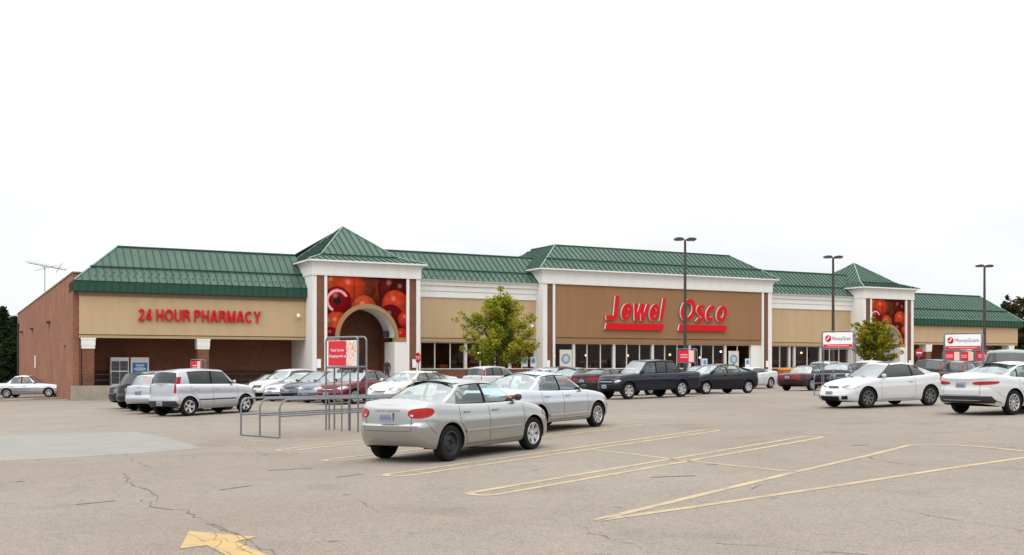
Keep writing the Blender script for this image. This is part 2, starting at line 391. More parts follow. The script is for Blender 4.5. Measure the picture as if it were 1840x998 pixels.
def asphalt():
    m = bpy.data.materials.new('worn_asphalt'); m.use_nodes = True; t = m.node_tree; b = t.nodes['Principled BSDF']
    b.inputs['Roughness'].default_value = 0.92; b.inputs['Specular IOR Level'].default_value = 0.25
    co = nd(t, 'ShaderNodeTexCoord')
    def noise(sc, det=5.0, ro=0.6):
        n = nd(t, 'ShaderNodeTexNoise', Scale=sc, Detail=det, Roughness=ro); t.links.new(co.outputs['Object'], n.inputs[0]); return n
    def ramp(src, stops):
        r = nd(t, 'ShaderNodeValToRGB'); e = r.color_ramp.elements
        e[0].position, e[0].color = stops[0][0], (*stops[0][1], 1); e[1].position, e[1].color = stops[-1][0], (*stops[-1][1], 1)
        for p, c in stops[1:-1]: x = e.new(p); x.color = (*c, 1)
        t.links.new(src, r.inputs[0]); return r
    big = noise(0.09, 6.0, 0.6)
    base = ramp(big.outputs[0], [(0.32, (0.230, 0.188, 0.150)), (0.5, (0.256, 0.217, 0.177)), (0.68, (0.284, 0.247, 0.204))])
    fine = noise(9.0, 8.0, 0.8)
    fr = ramp(fine.outputs[0], [(0.33, (0.85, 0.85, 0.85)), (0.5, (1, 1, 1)), (0.68, (1.10, 1.10, 1.09))])
    grit = nd(t, 'ShaderNodeTexVoronoi', Scale=38.0); t.links.new(co.outputs['Object'], grit.inputs[0])
    gr = ramp(grit.outputs['Distance'], [(0.05, (1.12, 1.12, 1.12)), (0.35, (1.0, 1.0, 1.0)), (0.8, (0.75, 0.75, 0.75))])
    mid = noise(0.8, 7.0, 0.7)
    mr = ramp(mid.outputs[0], [(0.3, (0.94, 0.94, 0.945)), (0.5, (1, 1, 1)), (0.7, (1.05, 1.04, 1.03))])
    # oil stains along the stalls
    st = noise(0.55, 3.0, 0.5); sr = ramp(st.outputs[0], [(0.58, (1, 1, 1)), (0.74, (0.84, 0.83, 0.83))])
    def mulc(a, bb):
        x = nd(t, 'ShaderNodeMix', data_type='RGBA', blend_type='MULTIPLY'); x.inputs[0].default_value = 1
        t.links.new(a, x.inputs[6]); t.links.new(bb, x.inputs[7]); return x.outputs[2]
    sp_ = nd(t, 'ShaderNodeTexVoronoi', Scale=0.9); t.links.new(co.outputs['Object'], sp_.inputs[0]); spr = ramp(sp_.outputs['Distance'], [(0.035, (0.62, 0.60, 0.58)), (0.075, (1, 1, 1))])
    c = mulc(mulc(mulc(mulc(mulc(spr.outputs[0], base.outputs[0]), fr.outputs[0]), gr.outputs[0]), mr.outputs[0]), sr.outputs[0])
    # hairline cracks
    vr = nd(t, 'ShaderNodeTexVoronoi', feature='DISTANCE_TO_EDGE', Scale=0.42)
    wn = noise(1.6, 4.0, 0.7); av = nd(t, 'ShaderNodeVectorMath', operation='MULTIPLY_ADD')
    t.links.new(wn.outputs['Color'], av.inputs[0]); av.inputs[1].default_value = (0.9, 0.9, 0.9); t.links.new(co.outputs['Object'], av.inputs[2])
    t.links.new(av.outputs[0], vr.inputs[0])
    cr = ramp(vr.outputs['Distance'], [(0.0, (0.45, 0.45, 0.45)), (0.0055, (1, 1, 1))])
    msk = noise(0.16, 3.0, 0.6); ms = ramp(msk.outputs[0], [(0.53, (0, 0, 0)), (0.60, (1, 1, 1))])
    x = nd(t, 'ShaderNodeMix', data_type='RGBA', blend_type='MULTIPLY')
    t.links.new(ms.outputs[0], x.inputs[0]); t.links.new(c, x.inputs[6]); t.links.new(cr.outputs[0], x.inputs[7])
    t.links.new(x.outputs[2], b.inputs['Base Color'])
    bp = nd(t, 'ShaderNodeBump', Strength=0.5, Distance=0.01); t.links.new(grit.outputs['Distance'], bp.inputs['Height']); t.links.new(bp.outputs[0], b.inputs['Normal'])
    return m
M_ASPH = asphalt()
def axis_vals(a, b, step, far):
    v = [a + i * step for i in range(int((b - a) / step) + 1)]
    e = step; x = a; pre = []
    while x > -far: e *= 1.6; x -= e; pre.append(x)
    e = step; x = v[-1]; post = []
    while x < far: e *= 1.6; x += e; post.append(x)
    return pre[::-1] + v + post
gb = MB(); xs = axis_vals(-46, 60, 1.0, 2500); ys = axis_vals(0, 120, 1.0, 2500)
gb.grid([[(x, y, G(x, y)) for x in xs] for y in ys])
ground = tag(gb.build('parking_lot_ground', M_ASPH, smooth=60), kind='structure')

def worn_paint(name, col, wear=0.5):
    m = bpy.data.materials.new(name); m.use_nodes = True; t = m.node_tree; b = t.nodes['Principled BSDF']
    b.inputs['Roughness'].default_value = 0.8
    co = nd(t, 'ShaderNodeTexCoord')
    n = nd(t, 'ShaderNodeTexNoise', Scale=2.2, Detail=10.0, Roughness=0.78); t.links.new(co.outputs['Object'], n.inputs[0])
    r = nd(t, 'ShaderNodeValToRGB'); e = r.color_ramp.elements
    e[0].position = wear - 0.12; e[0].color = (0.252, 0.213, 0.177, 1); e[1].position = wear + 0.1; e[1].color = (*col, 1)
    t.links.new(n.outputs[0], r.inputs[0]); t.links.new(r.outputs[0], b.inputs['Base Color']); return m
M_YEL = worn_paint('worn_yellow_paint', (0.44, 0.335, 0.165), 0.49)
M_YEL2 = worn_paint('arrow_yellow_paint', (0.44, 0.285, 0.095), 0.43)
def ribbon(pts, wd, name, mtl, lift=0.004, closed=False, parent=None, rag=0.0):
    P = []
    n = len(pts)
    for i in range(n - 1 + (1 if closed else 0)):
        a, b_ = Vector(pts[i][:2]), Vector(pts[(i + 1) % n][:2]); k = max(1, int((b_ - a).length / 0.5))
        P += [a.lerp(b_, j / k) for j in range(k)]
    if not closed: P.append(Vector(pts[-1][:2]))
    rows = []; m_ = len(P)
    for i, p in enumerate(P):
        q0 = P[(i - 1) % m_] if closed else P[max(i - 1, 0)]; q1 = P[(i + 1) % m_] if closed else P[min(i + 1, m_ - 1)]
        d = (q1 - q0); d.normalize(); nn = Vector((-d.y, d.x)) * wd / 2 * (1 + rag * random.uniform(-1, 1))
        a, b_ = p + nn, p - nn
        rows.append([(a.x, a.y, G(a.x, a.y) + lift), (b_.x, b_.y, G(b_.x, b_.y) + lift)])
    if closed: rows.append(rows[0])
    return MB().grid(rows).build(name, mtl, parent or ground)
def hairpin(pa, pb, wpx, wd=0.125):
    """a narrow U-ended double stall line from pixel pa (rounded tip) to pixel pb"""
    a = unproj(*pa); b_ = unproj(*pb); d = (b_ - a); d.z = 0; L_ = d.length; d.normalize(); nn = Vector((-d.y, d.x, 0)); h = wpx / 2
    pts = []
    for i in range(9):
        th = math.pi * (0.5 + i / 8.0); pts.append(a + d * (h + h * math.cos(th)) + nn * h * math.sin(th))
    e = b_
    for i in range(9):
        th = math.pi * (-0.5 + i / 8.0); pts.append(e + d * (-h + h * math.cos(th)) + nn * h * math.sin(th))
    return ribbon(pts, wd, 'stall_marking', M_YEL, closed=True)
hairpin((505, 810), (690, 789), 0.42)
hairpin((588, 829), (1145, 764), 0.42)
hairpin((700, 856), (1283, 773), 0.42)
hairpin((855, 890), (1466, 785), 0.42)
def pxline(pts, wd=0.1, name='stall_marking'): return ribbon([unproj(*p) for p in pts], wd, name, M_YEL)
pxline([(1073, 935), (1250, 892), (1432, 848), (1560, 819), (1632, 801), (1650, 799.5), (1700, 799.5), (1760, 803), (1840, 811), (1960, 822)], 0.125)
pxline([(1073, 936), (1250, 911), (1500, 874), (1700, 843), (1840, 823), (2000, 800)], 0.125)
pxline([(1060, 808), (1240, 829), (1430, 849)], 0.09)
for a in ((360, 770, 470, 768), (445, 793, 475, 793), (520, 752, 600, 746)): pxline([a[:2], a[2:]], 0.12)
pxline([(0, 741.5), (30, 741)], 0.35)
# yellow arrow on the driving lane (bottom edge of the view)
arr = [unproj(*p) for p in ((340, 955), (462, 966), (424, 974), (475, 996), (560, 1040), (470, 1050), (420, 1006), (372, 981), (323, 987))]
MB().poly([(p.x, p.y, p.z + 0.005) for p in arr]).build('painted_arrow', M_YEL2, ground)
# pale repaired patch
pat = [unproj(*p) for p in ((-200, 786), (0, 783), (110, 780), (240, 776), (300, 787), (365, 806), (240, 816), (120, 823), (0, 829), (-200, 842))]
M_PATCH = mat('pale_patch_asphalt', (0.236, 0.224, 0.198), 0.9, var=0.12, vscale=1.1, bump=0.3, bscale=30)
MB().poly([(p.x, p.y, p.z + 0.003) for p in pat]).build('repair_patch', M_PATCH, ground)
# cracks, drawn in a darker asphalt colour
M_CRK = mat('crack_asphalt', (0.15, 0.126, 0.108), 0.95)
def crack(pts, wd=0.017, jit=0.10):
    P = [unproj(*p) for p in pts]; q = []
    for i in range(len(P) - 1):
        k = max(2, int((P[i + 1] - P[i]).length / 0.18))
        for j in range(k):
            p = P[i].lerp(P[i + 1], j / k); q.append(p + Vector((random.uniform(-jit, jit) * 0.4, random.uniform(-jit, jit), 0)))
    q.append(P[-1])
    rows = []
    for i, p in enumerate(q):
        d = q[min(i + 1, len(q) - 1)] - q[max(i - 1, 0)]; d.z = 0; d.normalize(); nn = Vector((-d.y, d.x, 0)) * wd * random.uniform(0.02, 0.5)
        a, b_ = p + nn, p - nn; rows.append([(a.x, a.y, G(a.x, a.y) + 0.007), (b_.x, b_.y, G(b_.x, b_.y) + 0.007)])
    MB().grid(rows).build('crack', M_CRK, ground)
crack([(222, 816), (245, 830), (270, 842)]); crack([(224, 850), (232, 868), (250, 876), (280, 884), (290, 905)], 0.03)
crack([(255, 898), (275, 910), (330, 918), (370, 935), (400, 948), (430, 965), (470, 985), (500, 1003)], 0.024)
crack([(370, 940), (395, 943), (410, 955)], 0.02); crack([(380, 960), (400, 975), (395, 985), (415, 998)], 0.014)
crack([(420, 962), (440, 974), (430, 985), (455, 997)], 0.014); crack([(330, 962), (372, 972), (408, 968), (440, 990)], 0.01)
crack([(435, 802), (460, 812), (490, 822)], 0.015)
crack([(1058, 945), (1064, 960), (1100, 970), (1140, 978)], 0.016)
crack([(1280, 975), (1350, 980), (1450, 990), (1560, 998)], 0.022)
crack([(1560, 822), (1600, 832), (1700, 838), (1800, 842), (1900, 846)], 0.022)
crack([(1620, 915), (1680, 930), (1740, 938), (1840, 955)], 0.016)
crack([(1400, 868), (1370, 872), (1350, 880)], 0.018); crack([(645, 898), (660, 905), (680, 922)], 0.014)
for p0, p1 in (((137, 907), (205, 900)), ((395, 881), (450, 873)), ((28, 866), (45, 865)), ((605, 858), (650, 852)), ((480, 846), (560, 842)), ((1267, 836), (1288, 835.5)), ((1530, 801), (1560, 800)), ((1170, 858), (1250, 855))):
    ribbon([unproj(*p0), unproj(*p1)], 0.07, 'scuff', mat('scuff_asphalt', (0.205, 0.175, 0.148), 0.95, var=0.3, vscale=8), lift=0.006, rag=0.5)
# ================================================================ THE STORE
FL = 0.33
store = tag(empty('supermarket_building', (-27, 66, 0), math.atan2(0.469, 0.883)),
            'long brick supermarket with green metal roofs, two arched towers and red sign letters', 'building')
def part(mb, name, m_, parent=None, **k): return mb.build(name, m_, parent or store, **k)
def bx(name, m_, *a, parent=None): return part(MB().box(*a), name, m_, parent)

def clip(poly, a, b_, c):
    """keep a*s + b*f <= c"""
    o = []
    for i in range(len(poly)):
        p, q = poly[i], poly[(i + 1) % len(poly)]; dp = a * p[0] + b_ * p[1] - c; dq = a * q[0] + b_ * q[1] - c
        if dp <= 0: o.append(p)
        if dp * dq < 0: t_ = dp / (dp - dq); o.append((p[0] + (q[0] - p[0]) * t_, p[1] + (q[1] - p[1]) * t_))
    return o
def roof_side(A, B, nin, I, levels, cL, cR, parent, pan=0.46):
    """standing-seam roof plane: eave A->B, inward nin, full inset I, levels [(fraction, z)], end insets cL, cR at the ridge"""
    A = Vector(A); B = Vector(B); d = (B - A); L_ = d.length; d.normalize(); nin = Vector(nin)
    n = max(1, round(L_ / pan)); st = L_ / n
    def zf(f):
        for (f0, z0), (f1, z1) in zip(levels, levels[1:]):
            if f <= f1 + 1e-9: return z0 + (z1 - z0) * (f - f0) / (f1 - f0)
        return levels[-1][1]
    def P(s, f, up=0.0): q = A + d * s + nin * (f * I); return (q.x, q.y, zf(f) + up)
    for i in range(n):
        s0, s1 = i * st, (i + 1) * st; mb = MB(); used = False
        for (f0, _), (f1, _) in zip(levels, levels[1:]):
            pl = [(s0, f0), (s1, f0), (s1, f1), (s0, f1)]
            if cL: pl = clip(pl, -1, cL, 0)
            if cR: pl = clip(pl, 1, cR, L_)
            if len(pl) >= 3: mb.poly([P(*q) for q in pl]); used = True
        if not used: continue
        fm = 1.0
        if cL: fm = min(fm, s0 / cL)
        if cR: fm = min(fm, (L_ - s0) / cR)
        if fm > 0.02:
            fs = [0.0] + [f for f, _ in levels[1:-1] if f < fm] + [fm]
            for fa, fb in zip(fs, fs[1:]):
                w_ = 0.022
                q = [P(s0 - w_, fa, 0.001), P(s0 + w_, fa, 0.001), P(s0 + w_, fb, 0.001), P(s0 - w_, fb, 0.001)]
                u = [P(s0 - w_, fa, .075), P(s0 + w_, fa, .075), P(s0 + w_, fb, .075), P(s0 - w_, fb, .075)]
                mb.add(q + u, [(4, 5, 6, 7), (0, 1, 5, 4), (1, 2, 6, 5), (2, 3, 7, 6), (3, 0, 4, 7)], 1)
        mb.build('roof_panel', [M_GREEN, M_RIB], parent)
    return P
def capline(parent, pts, r=0.07, name='ridge_cap', m_=None): MB().tube(pts, r, 6).build(name, m_ or M_RIB, parent)
def guard(parent, P, L_, f, cL, cR):
    """snow guard rail with its little clips"""
    s0, s1 = cL * f, L_ - cR * f; mb = MB(); a, b_ = Vector(P(s0, f, 0.11)), Vector(P(s1, f, 0.11)); mb.tube([a, b_], 0.055, 6)
    mb.build('snow_guard_rail', M_RIB, parent)
    mb = MB(); n = int((s1 - s0) / 0.46)
    for i in range(n):
        for ff, off in ((f * 0.35, 0.0), (f * 0.65, 0.23)):
            s = s0 + (i + .5) * 0.46 + off
            if s > L_ - cR * ff: continue
            p = Vector(P(s, ff, 0.04)); mb.box(p.x - .035, p.x + .035, p.y - .02, p.y + .02, p.z - .03, p.z + .05)
    if mb.v: tag(mb.build('snow_guard_clips', M_GREEN, parent), kind='stuff')

def wing(t0, t1, zs, zf, zt, zb, zr, hipL, hipR, cols, cap_top):
    """end wing: tan fascia on brick columns over a recess, green band, mansard roof"""
    fs = empty('fascia', parent=store)
    bx('fascia_panel', M_TAN, t0, t1, 0.0, 0.4, zs + .22, zf, parent=fs)
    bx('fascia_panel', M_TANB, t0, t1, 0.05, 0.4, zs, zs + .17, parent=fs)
    bx('fascia_groove', M_BROWN2, t0 + .02, t1 - .02, 0.09, 0.4, zs + .17, zs + .22, parent=fs)
    e0 = t0 - (0.06 if hipL else 0); e1 = t1 + (0.06 if hipR else 0)
    bx('fascia_trim', M_BROWN2, e0, e1, -0.12, 0.4, zf, zt, parent=fs)
    bnd = MB(); n = int((t1 - t0) / 0.46); eL = t0 - (.35 if hipL else 0); eR = t1 + (.35 if hipR else 0)
    bnd.box(eL, eR, -0.35, 2.9, zt, zb)
    for i in range(n + 1):
        x = t0 + i * (t1 - t0) / n; bnd.box(x - .015, x + .015, -0.385, -0.35, zt + .01, zb - .01)
    if hipL:
        for k in range(7): bnd.box(eL - .03, eL, -.2 + k * .46, -.17 + k * .46, zt + .01, zb - .01)
    part(bnd, 'metal_band', M_BAND)
    roof = empty('mansard_roof', parent=store); c = 2.9
    Pf = roof_side((eL, -.40, 0), (eR, -.40, 0), (0, 1, 0), c, [(0, zb + .003), (1, zr)], c if hipL else 0, c if hipR else 0, roof)
    guard(roof, Pf, eR - eL, 0.36, c if hipL else 0, c if hipR else 0)
    dr = -.40 + c
    x0, x1 = eL + (c if hipL else 0), eR - (c if hipR else 0)
    capline(roof, [(x0, dr, zr + .03), (x1, dr, zr + .03)], 0.08)
    if hipL:
        roof_side((eL, 6.0, 0), (eL, -.40, 0), (1, 0, 0), c, [(0, zb + .003), (1, zr)], c, c, roof)
        capline(roof, [(eL, -.40, zb + .03), (x0, dr, zr + .03)], 0.06, 'hip_cap', M_HIP)
    if hipR:
        roof_side((eR, -.40, 0), (eR, 6.0, 0), (-1, 0, 0), c, [(0, zb + .003), (1, zr)], c, c, roof)
        capline(roof, [(eR, -.40, zb + .03), (x1, dr, zr + .03)], 0.06, 'hip_cap', M_HIP)
    MB().poly([(eL, 6, zb), (eR, 6, zb), (x1, dr + .4, zr), (x0, dr + .4, zr)]).poly([(x0, dr, zr), (x1, dr, zr), (x1, dr + .4, zr), (x0, dr + .4, zr)]).build('roof_back', M_ROOFFLAT, roof)
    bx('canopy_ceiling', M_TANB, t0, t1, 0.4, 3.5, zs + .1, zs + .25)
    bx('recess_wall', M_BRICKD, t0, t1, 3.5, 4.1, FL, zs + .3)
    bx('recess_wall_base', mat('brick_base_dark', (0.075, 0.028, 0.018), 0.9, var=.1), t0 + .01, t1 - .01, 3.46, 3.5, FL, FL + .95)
    for c0 in cols:
        cc = empty('column', parent=store)
        bx('column_shaft', M_BRICK, c0 + .06, c0 + .76, 0.1, 0.8, FL - .4, zs - .68, parent=cc)
        cb = MB().box(c0 + .02, c0 + .80, 0.06, 0.84, zs - .68, zs - .5).box(c0, c0 + .82, 0.04, 0.86, zs - .5, zs - .12).box(c0 - .03, c0 + .85, 0.02, 0.9, zs - .12, zs - .003)
        cb.build('column_capital', M_WHITE, cc)

def frieze(t0, t1, d0, d1, z0, z1, ov, name='cornice', left=True, right=True):
    """white entablature: flat frieze, cove and crown moulding around a rectangle"""
    h = z1 - z0; lv = [(0, 0), (.05, 0), (.05, .03), (.56, .03), (.56, .07), (.62, .07), (.68, .14), (.8, .36), (.86, .62), (.88, .62), (.88, .85), (.96, .92), (1, 1)]
    mb = MB(); rings = []
    for f, o in lv:
        e = o * ov; a = t0 - (e if left else 0); b_ = t1 + (e if right else 0)
        rings.append([(a, d1 + .0, z0 + h * f), (a, d0 - e, z0 + h * f), (b_, d0 - e, z0 + h * f), (b_, d1 + .0, z0 + h * f)])
    mb.grid(rings); mb.poly(rings[-1]); mb.poly(rings[0]); return part(mb, name, M_WHITE, smooth=20)

def corner_strips(t0, t1, df, z0, z1, wbrick=0.80, s=0.2, dd=1.6):
    """pairs of brick piers edged by white strips; returns inner edges"""
    for a, sg in ((t0, 1), (t1, -1)):
        def rng(p, q): return (a + sg * p, a + sg * q) if sg > 0 else (a + sg * q, a + sg * p)
        x0, x1 = rng(0, .04); bx('white_strip', M_WHITE, x0, x1, df, df + dd, z0, z1)
        x0, x1 = rng(.04, .04 + wbrick); bx('brick_pier', M_BRICK, x0, x1, df + .05, df + dd - .01, z0, z1 - .003)
        x0, x1 = rng(.04 + wbrick, .04 + wbrick + s); bx('white_strip', M_WHITE, x0, x1, df, df + .5, z0, z1)
    return t0 + .04 + wbrick + s, t1 - .04 - wbrick - s

BLOBS = [  # fruit on the mural: x, z (0..1, mural), radius x, colour, kind
 (.07, .88, .15, (.70, .26, .04), 0), (.60, .78, .15, (.30, .10, .02), 0), (.80, .84, .17, (.20, .03, .012), 0), (.47, .82, .14, (.26, .12, .03), 0),
 (.29, .82, .19, (.95, .20, .04), 0), (.94, .80, .15, (.12, .012, .01), 0), (.13, .60, .17, (.42, .008, .015), 1), (.46, .49, .155, (.90, .28, .06), 0),
 (.86, .57, .17, (.95, .19, .04), 0), (.80, .33, .17, (.20, .01, .015), 0), (.99, .32, .10, (.85, .15, .03), 0), (.12, .22, .15, (.90, .20, .04), 0),
 (.02, .26, .04, (.6, .55, .12), 0), (.05, .05, .09, (.28, .01, .03), 0), (.94, .05, .09, (.9, .06, .03), 0), (.5, .25, .2, (.4, .1, .03), 0)]
def mural(t0, t1, z0, z1, df, tc_, R_, zsp):
    nx, nz = 110, 84; me_v = []; cols = []
    asp = (z1 - z0) / (t1 - t0)
    def colr(u, v):
        c = (0.035, 0.012, 0.014)
        for i, (bx_, bz, r, k, kind) in enumerate(BLOBS[:4] + BLOBS[4:]):
            dx = (u - bx_) / r; dz = (v - bz) * asp / r; q = dx * dx + dz * dz
            if q < 1:
                s = math.sqrt(1 - q); sh = 0.35 + 0.65 * max(0, s * .75 + dz * .45 - dx * .15)
                n_ = 0.85 + 0.3 * mnoise.noise(Vector((u * 14, v * 14, i)))
                c = (k[0] * sh * n_ * .66, k[1] * sh * n_ * .28, k[2] * sh * n_ * .4)
                if kind == 1:
                    rr = math.sqrt(q)
                    if .62 < rr < .8 and (dz > .3 or dx < -.3): c = (.75, .35, .38)
                    if rr < .3: c = (.02, .01, .01)
                h = (dx + .15) ** 2 + (dz - .38) ** 2
                if h < .05: c = tuple(min(1, x + .12 * (1 - h / .05)) for x in c)
        for sx_ in (1 / 3, 2 / 3):
            if abs(u - sx_) < 0.0045: c = tuple(x * .25 for x in c)
        return c
    for j in range(nz + 1):
        for i in range(nx + 1):
            u, v = i / nx, j / nz; me_v.append((t0 + (t1 - t0) * u, df, z0 + (z1 - z0) * v)); cols.append((*colr(u, v), 1))
    fs = []
    for j in range(nz):
        for i in range(nx):
            x = t0 + (t1 - t0) * (i + .5) / nx; z = z0 + (z1 - z0) * (j + .5) / nz
            if math.hypot(x - tc_, z - zsp) < R_ - .16 and z > zsp - .2: continue
            if abs(x - tc_) < R_ - .16 and z < zsp: continue
            a = j * (nx + 1) + i; fs.append((a, a + 1, a + nx + 2, a + nx + 1))
    me = bpy.data.meshes.new('mural'); me.from_pydata(me_v, [], fs)
    ca = me.color_attributes.new('print', 'FLOAT_COLOR', 'POINT'); ca.data.foreach_set('color', [x for c in cols for x in c])
    if 'mural_print' not in MATS:
        m = bpy.data.materials.new('mural_print'); m.use_nodes = True; t = m.node_tree; at = nd(t, 'ShaderNodeAttribute'); at.attribute_name = 'print'
        t.links.new(at.outputs[0], t.nodes['Principled BSDF'].inputs['Base Color']); t.nodes['Principled BSDF'].inputs['Roughness'].default_value = .6; t.nodes['Principled BSDF'].inputs['Specular IOR Level'].default_value = .05
        MATS['mural_print'] = m
    me.materials.append(MATS['mural_print'])
    o = bpy.data.objects.new('mural', me); COL.objects.link(o); o.parent = store; return o

def tower(t0, t1, df, zf, ze, za, dapex):
    zsp = 3.6; z1 = zf
    i0, i1 = corner_strips(t0, t1, df, FL, zf)
    tc_ = (t0 + t1) / 2; Ro = min(2.32, (i1 - i0) / 2 - .35); Ri = Ro - .30
    mural(i0, i1, zsp - .05, zf - .02, df + .12, tc_, Ro, zsp)
    # side walls of the tower (white returns up to the frieze) and core
    bx('tower_wall', M_WHITE, t0 + .02, t0 + .3, df + .02, 4.0, FL, zf - .002)
    bx('tower_wall', M_WHITE, t1 - .3, t1 - .02, df + .02, 4.0, FL, zf - .002)
    # arch trim
    arch = MB(); N = 28; prof = [(Ri, .0), (Ri, -.1), (Ri + .06, -.1), (Ri + .06, -.06), (Ro - .03, -.06), (Ro, -.06), (Ro, .04)]
    rows = []
    for k in range(N + 1):
        th = math.pi * k / N; rows.append([(tc_ + math.cos(th) * r, df + .12 + y, zsp + math.sin(th) * r) for r, y in prof])
    arch.grid(rows); part(arch, 'arch_trim', M_ARCH, smooth=25)
    for a, b_ in ((i0, tc_ - Ri), (tc_ + Ri, i1)): bx('spring_band', M_ARCH, a, b_, df + .06, df + .5, zsp - .3, zsp - .002)
    # vault
    v = MB(); rows = []
    for k in range(N + 1):
        th = math.pi * k / N; x, z = tc_ + math.cos(th) * Ri, zsp + math.sin(th) * Ri
        rows.append([(x, df + .10, z), (x, df + 2.1, z)])
    v.grid(rows); part(v, 'vault', M_WHITE, smooth=30)
    for a, b_ in ((i0, tc_ - Ri), (tc_ + Ri, i1)): bx('entrance_pier', M_WHITE, a, b_, df + .08, df + 2.0, FL + .0, zsp - .3)
    bx('entrance_wall', M_BRICKD, t0 + .3, t1 - .3, df + 3.9, df + 4.3, FL, zf - .5)
    bx('entrance_side_wall', M_BRICKD, tc_ + Ri + .3, tc_ + Ri + .5, df + 2.05, df + 3.9, FL, zf - .5)
    bx('entrance_side_wall', M_BRICKD, tc_ - Ri - .5, tc_ - Ri - .3, df + 2.05, df + 3.9, FL, zf - .5)
    # wall back of the mural above the arch
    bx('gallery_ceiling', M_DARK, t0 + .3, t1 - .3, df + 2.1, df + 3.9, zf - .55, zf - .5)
    mb2 = MB(); N2 = 16
    for k in range(N2):
        a0, a1 = math.pi * k / N2, math.pi * (k + 1) / N2
        def top(x): return (x, df + 2.08, zf - .5)
        p0 = (tc_ + math.cos(a0) * Ri, df + 2.08, zsp + math.sin(a0) * Ri); p1 = (tc_ + math.cos(a1) * Ri, df + 2.08, zsp + math.sin(a1) * Ri)
        mb2.poly([p0, p1, top(p1[0]), top(p0[0])])
    part(mb2, 'inner_gable', M_WHITE)
    # dark service door
    dr = empty('entrance_door', parent=store)
    bx('door_leaf', mat('door_dark', (.05, .03, .025), .5), tc_ + .1, tc_ + 1.1, df + 3.83, df + 3.9, FL, FL + 2.2, parent=dr)
    bx('door_bar', M_GALV, tc_ + .2, tc_ + 1.0, df + 3.79, df + 3.83, FL + 1.0, FL + 1.06, parent=dr)
    bx('fixture', M_BLK, tc_ + Ri - .5, tc_ + Ri - .05, df + 1.0, df + 1.6, zsp + .05, zsp + .5)
    frieze(t0 - .04, t1 + .04, df - .05, 7.5, zf, ze, .26)
    roof = empty('tower_roof', parent=store); a0, a1, b0 = t0 - .40, t1 + .40, df - .42
    D = (dapex - b0) * 2; W_ = a1 - a0; b1 = b0 + D
    lv = [(0, ze + .005), (.34, ze + .52), (1, za)]
    roof_side((a0, b0, 0), (a1, b0, 0), (0, 1, 0), D / 2, lv, W_ / 2, W_ / 2, roof)
    roof_side((a0, b1, 0), (a0, b0, 0), (1, 0, 0), W_ / 2, lv, D / 2, D / 2, roof)
    roof_side((a1, b0, 0), (a1, b1, 0), (-1, 0, 0), W_ / 2, lv, D / 2, D / 2, roof)
    MB().poly([(a0, b1, ze), (a1, b1, ze), (tc_, dapex, za)]).build('roof_back', M_GREEN, roof)
    MB().box(a0, a1, b0, b1, ze - .1, ze + .004).build('eave_board', M_WHITE, roof)
    for cx, cy in ((a0, b0), (a1, b0), (a0, b1)):
        m1 = (cx + (tc_ - cx) * .34, cy + (dapex - cy) * .34)
        capline(roof, [(cx, cy, ze + .04), (*m1, ze + .56), (tc_, dapex, za + .03)], .055, 'hip_cap', M_HIP)
    Pg = lambda s, f, up: (a0 + s, b0 + f * D / 2, ze + .52 * f / .34 + up)
    mb = MB().tube([(a0 + .34 * W_ / 2, b0 + .34 * D / 2 + .02, ze + .6), (a1 - .34 * W_ / 2, b0 + .34 * D / 2 + .02, ze + .6)], .05, 6); mb.build('snow_guard_rail', M_RIB, roof)
    mb = MB()
    for i in range(int(W_ / .46)):
        for ff in (.1, .2):
            s = .3 + i * .46 + (0.23 if ff > .15 else 0)
            if ff * W_ / 2 < s < W_ - ff * W_ / 2: p = Pg(s, ff, .03); mb.box(p[0] - .05, p[0] + .05, p[1] - .03, p[1] + .03, p[2], p[2] + .07)
    tag(mb.build('snow_guard_clips', M_GREEN, roof), kind='stuff')
    for x in (t0 + .46, t1 - .46): bx('wall_notice', M_WHT, x - .14, x + .14, df + .02, df + .045, FL + 1.15, FL + 1.75)

def mullions(t0, t1, posts, z0, z1, y):
    """storefront: white posts, thin bars, a pane between each pair"""
    edges = sorted([(p, .11) for p in posts if t0 < p < t1])
    xs_ = [t0] + [p for p, _ in edges] + [t1]; sf = empty('storefront', parent=store)
    for p, w_ in edges: bx('post', M_ALU, p - w_, p + w_, y - .12, y + .12, z0, z1, parent=sf)
    for a, b_ in zip(xs_, xs_[1:]):
        n = max(1, round((b_ - a) / 1.25)); st = (b_ - a) / n
        for k in range(n):
            if k: bx('mullion', M_ALU, a + k * st - .035, a + k * st + .035, y - .05, y + .05, z0, z1, parent=sf)
            MB().poly([(a + k * st, y, z0), (a + (k + 1) * st, y, z0), (a + (k + 1) * st, y, z1), (a + k * st, y, z1)]).build('pane', G_STORE, sf)
    bx('sill', M_ALU, t0, t1, y - .15, y + .1, z0 - .07, z0 + .001, parent=sf)
    bx('head_rail', M_ALU, t0, t1, y - .07, y + .07, z1 - .08, z1 + .02, parent=sf)

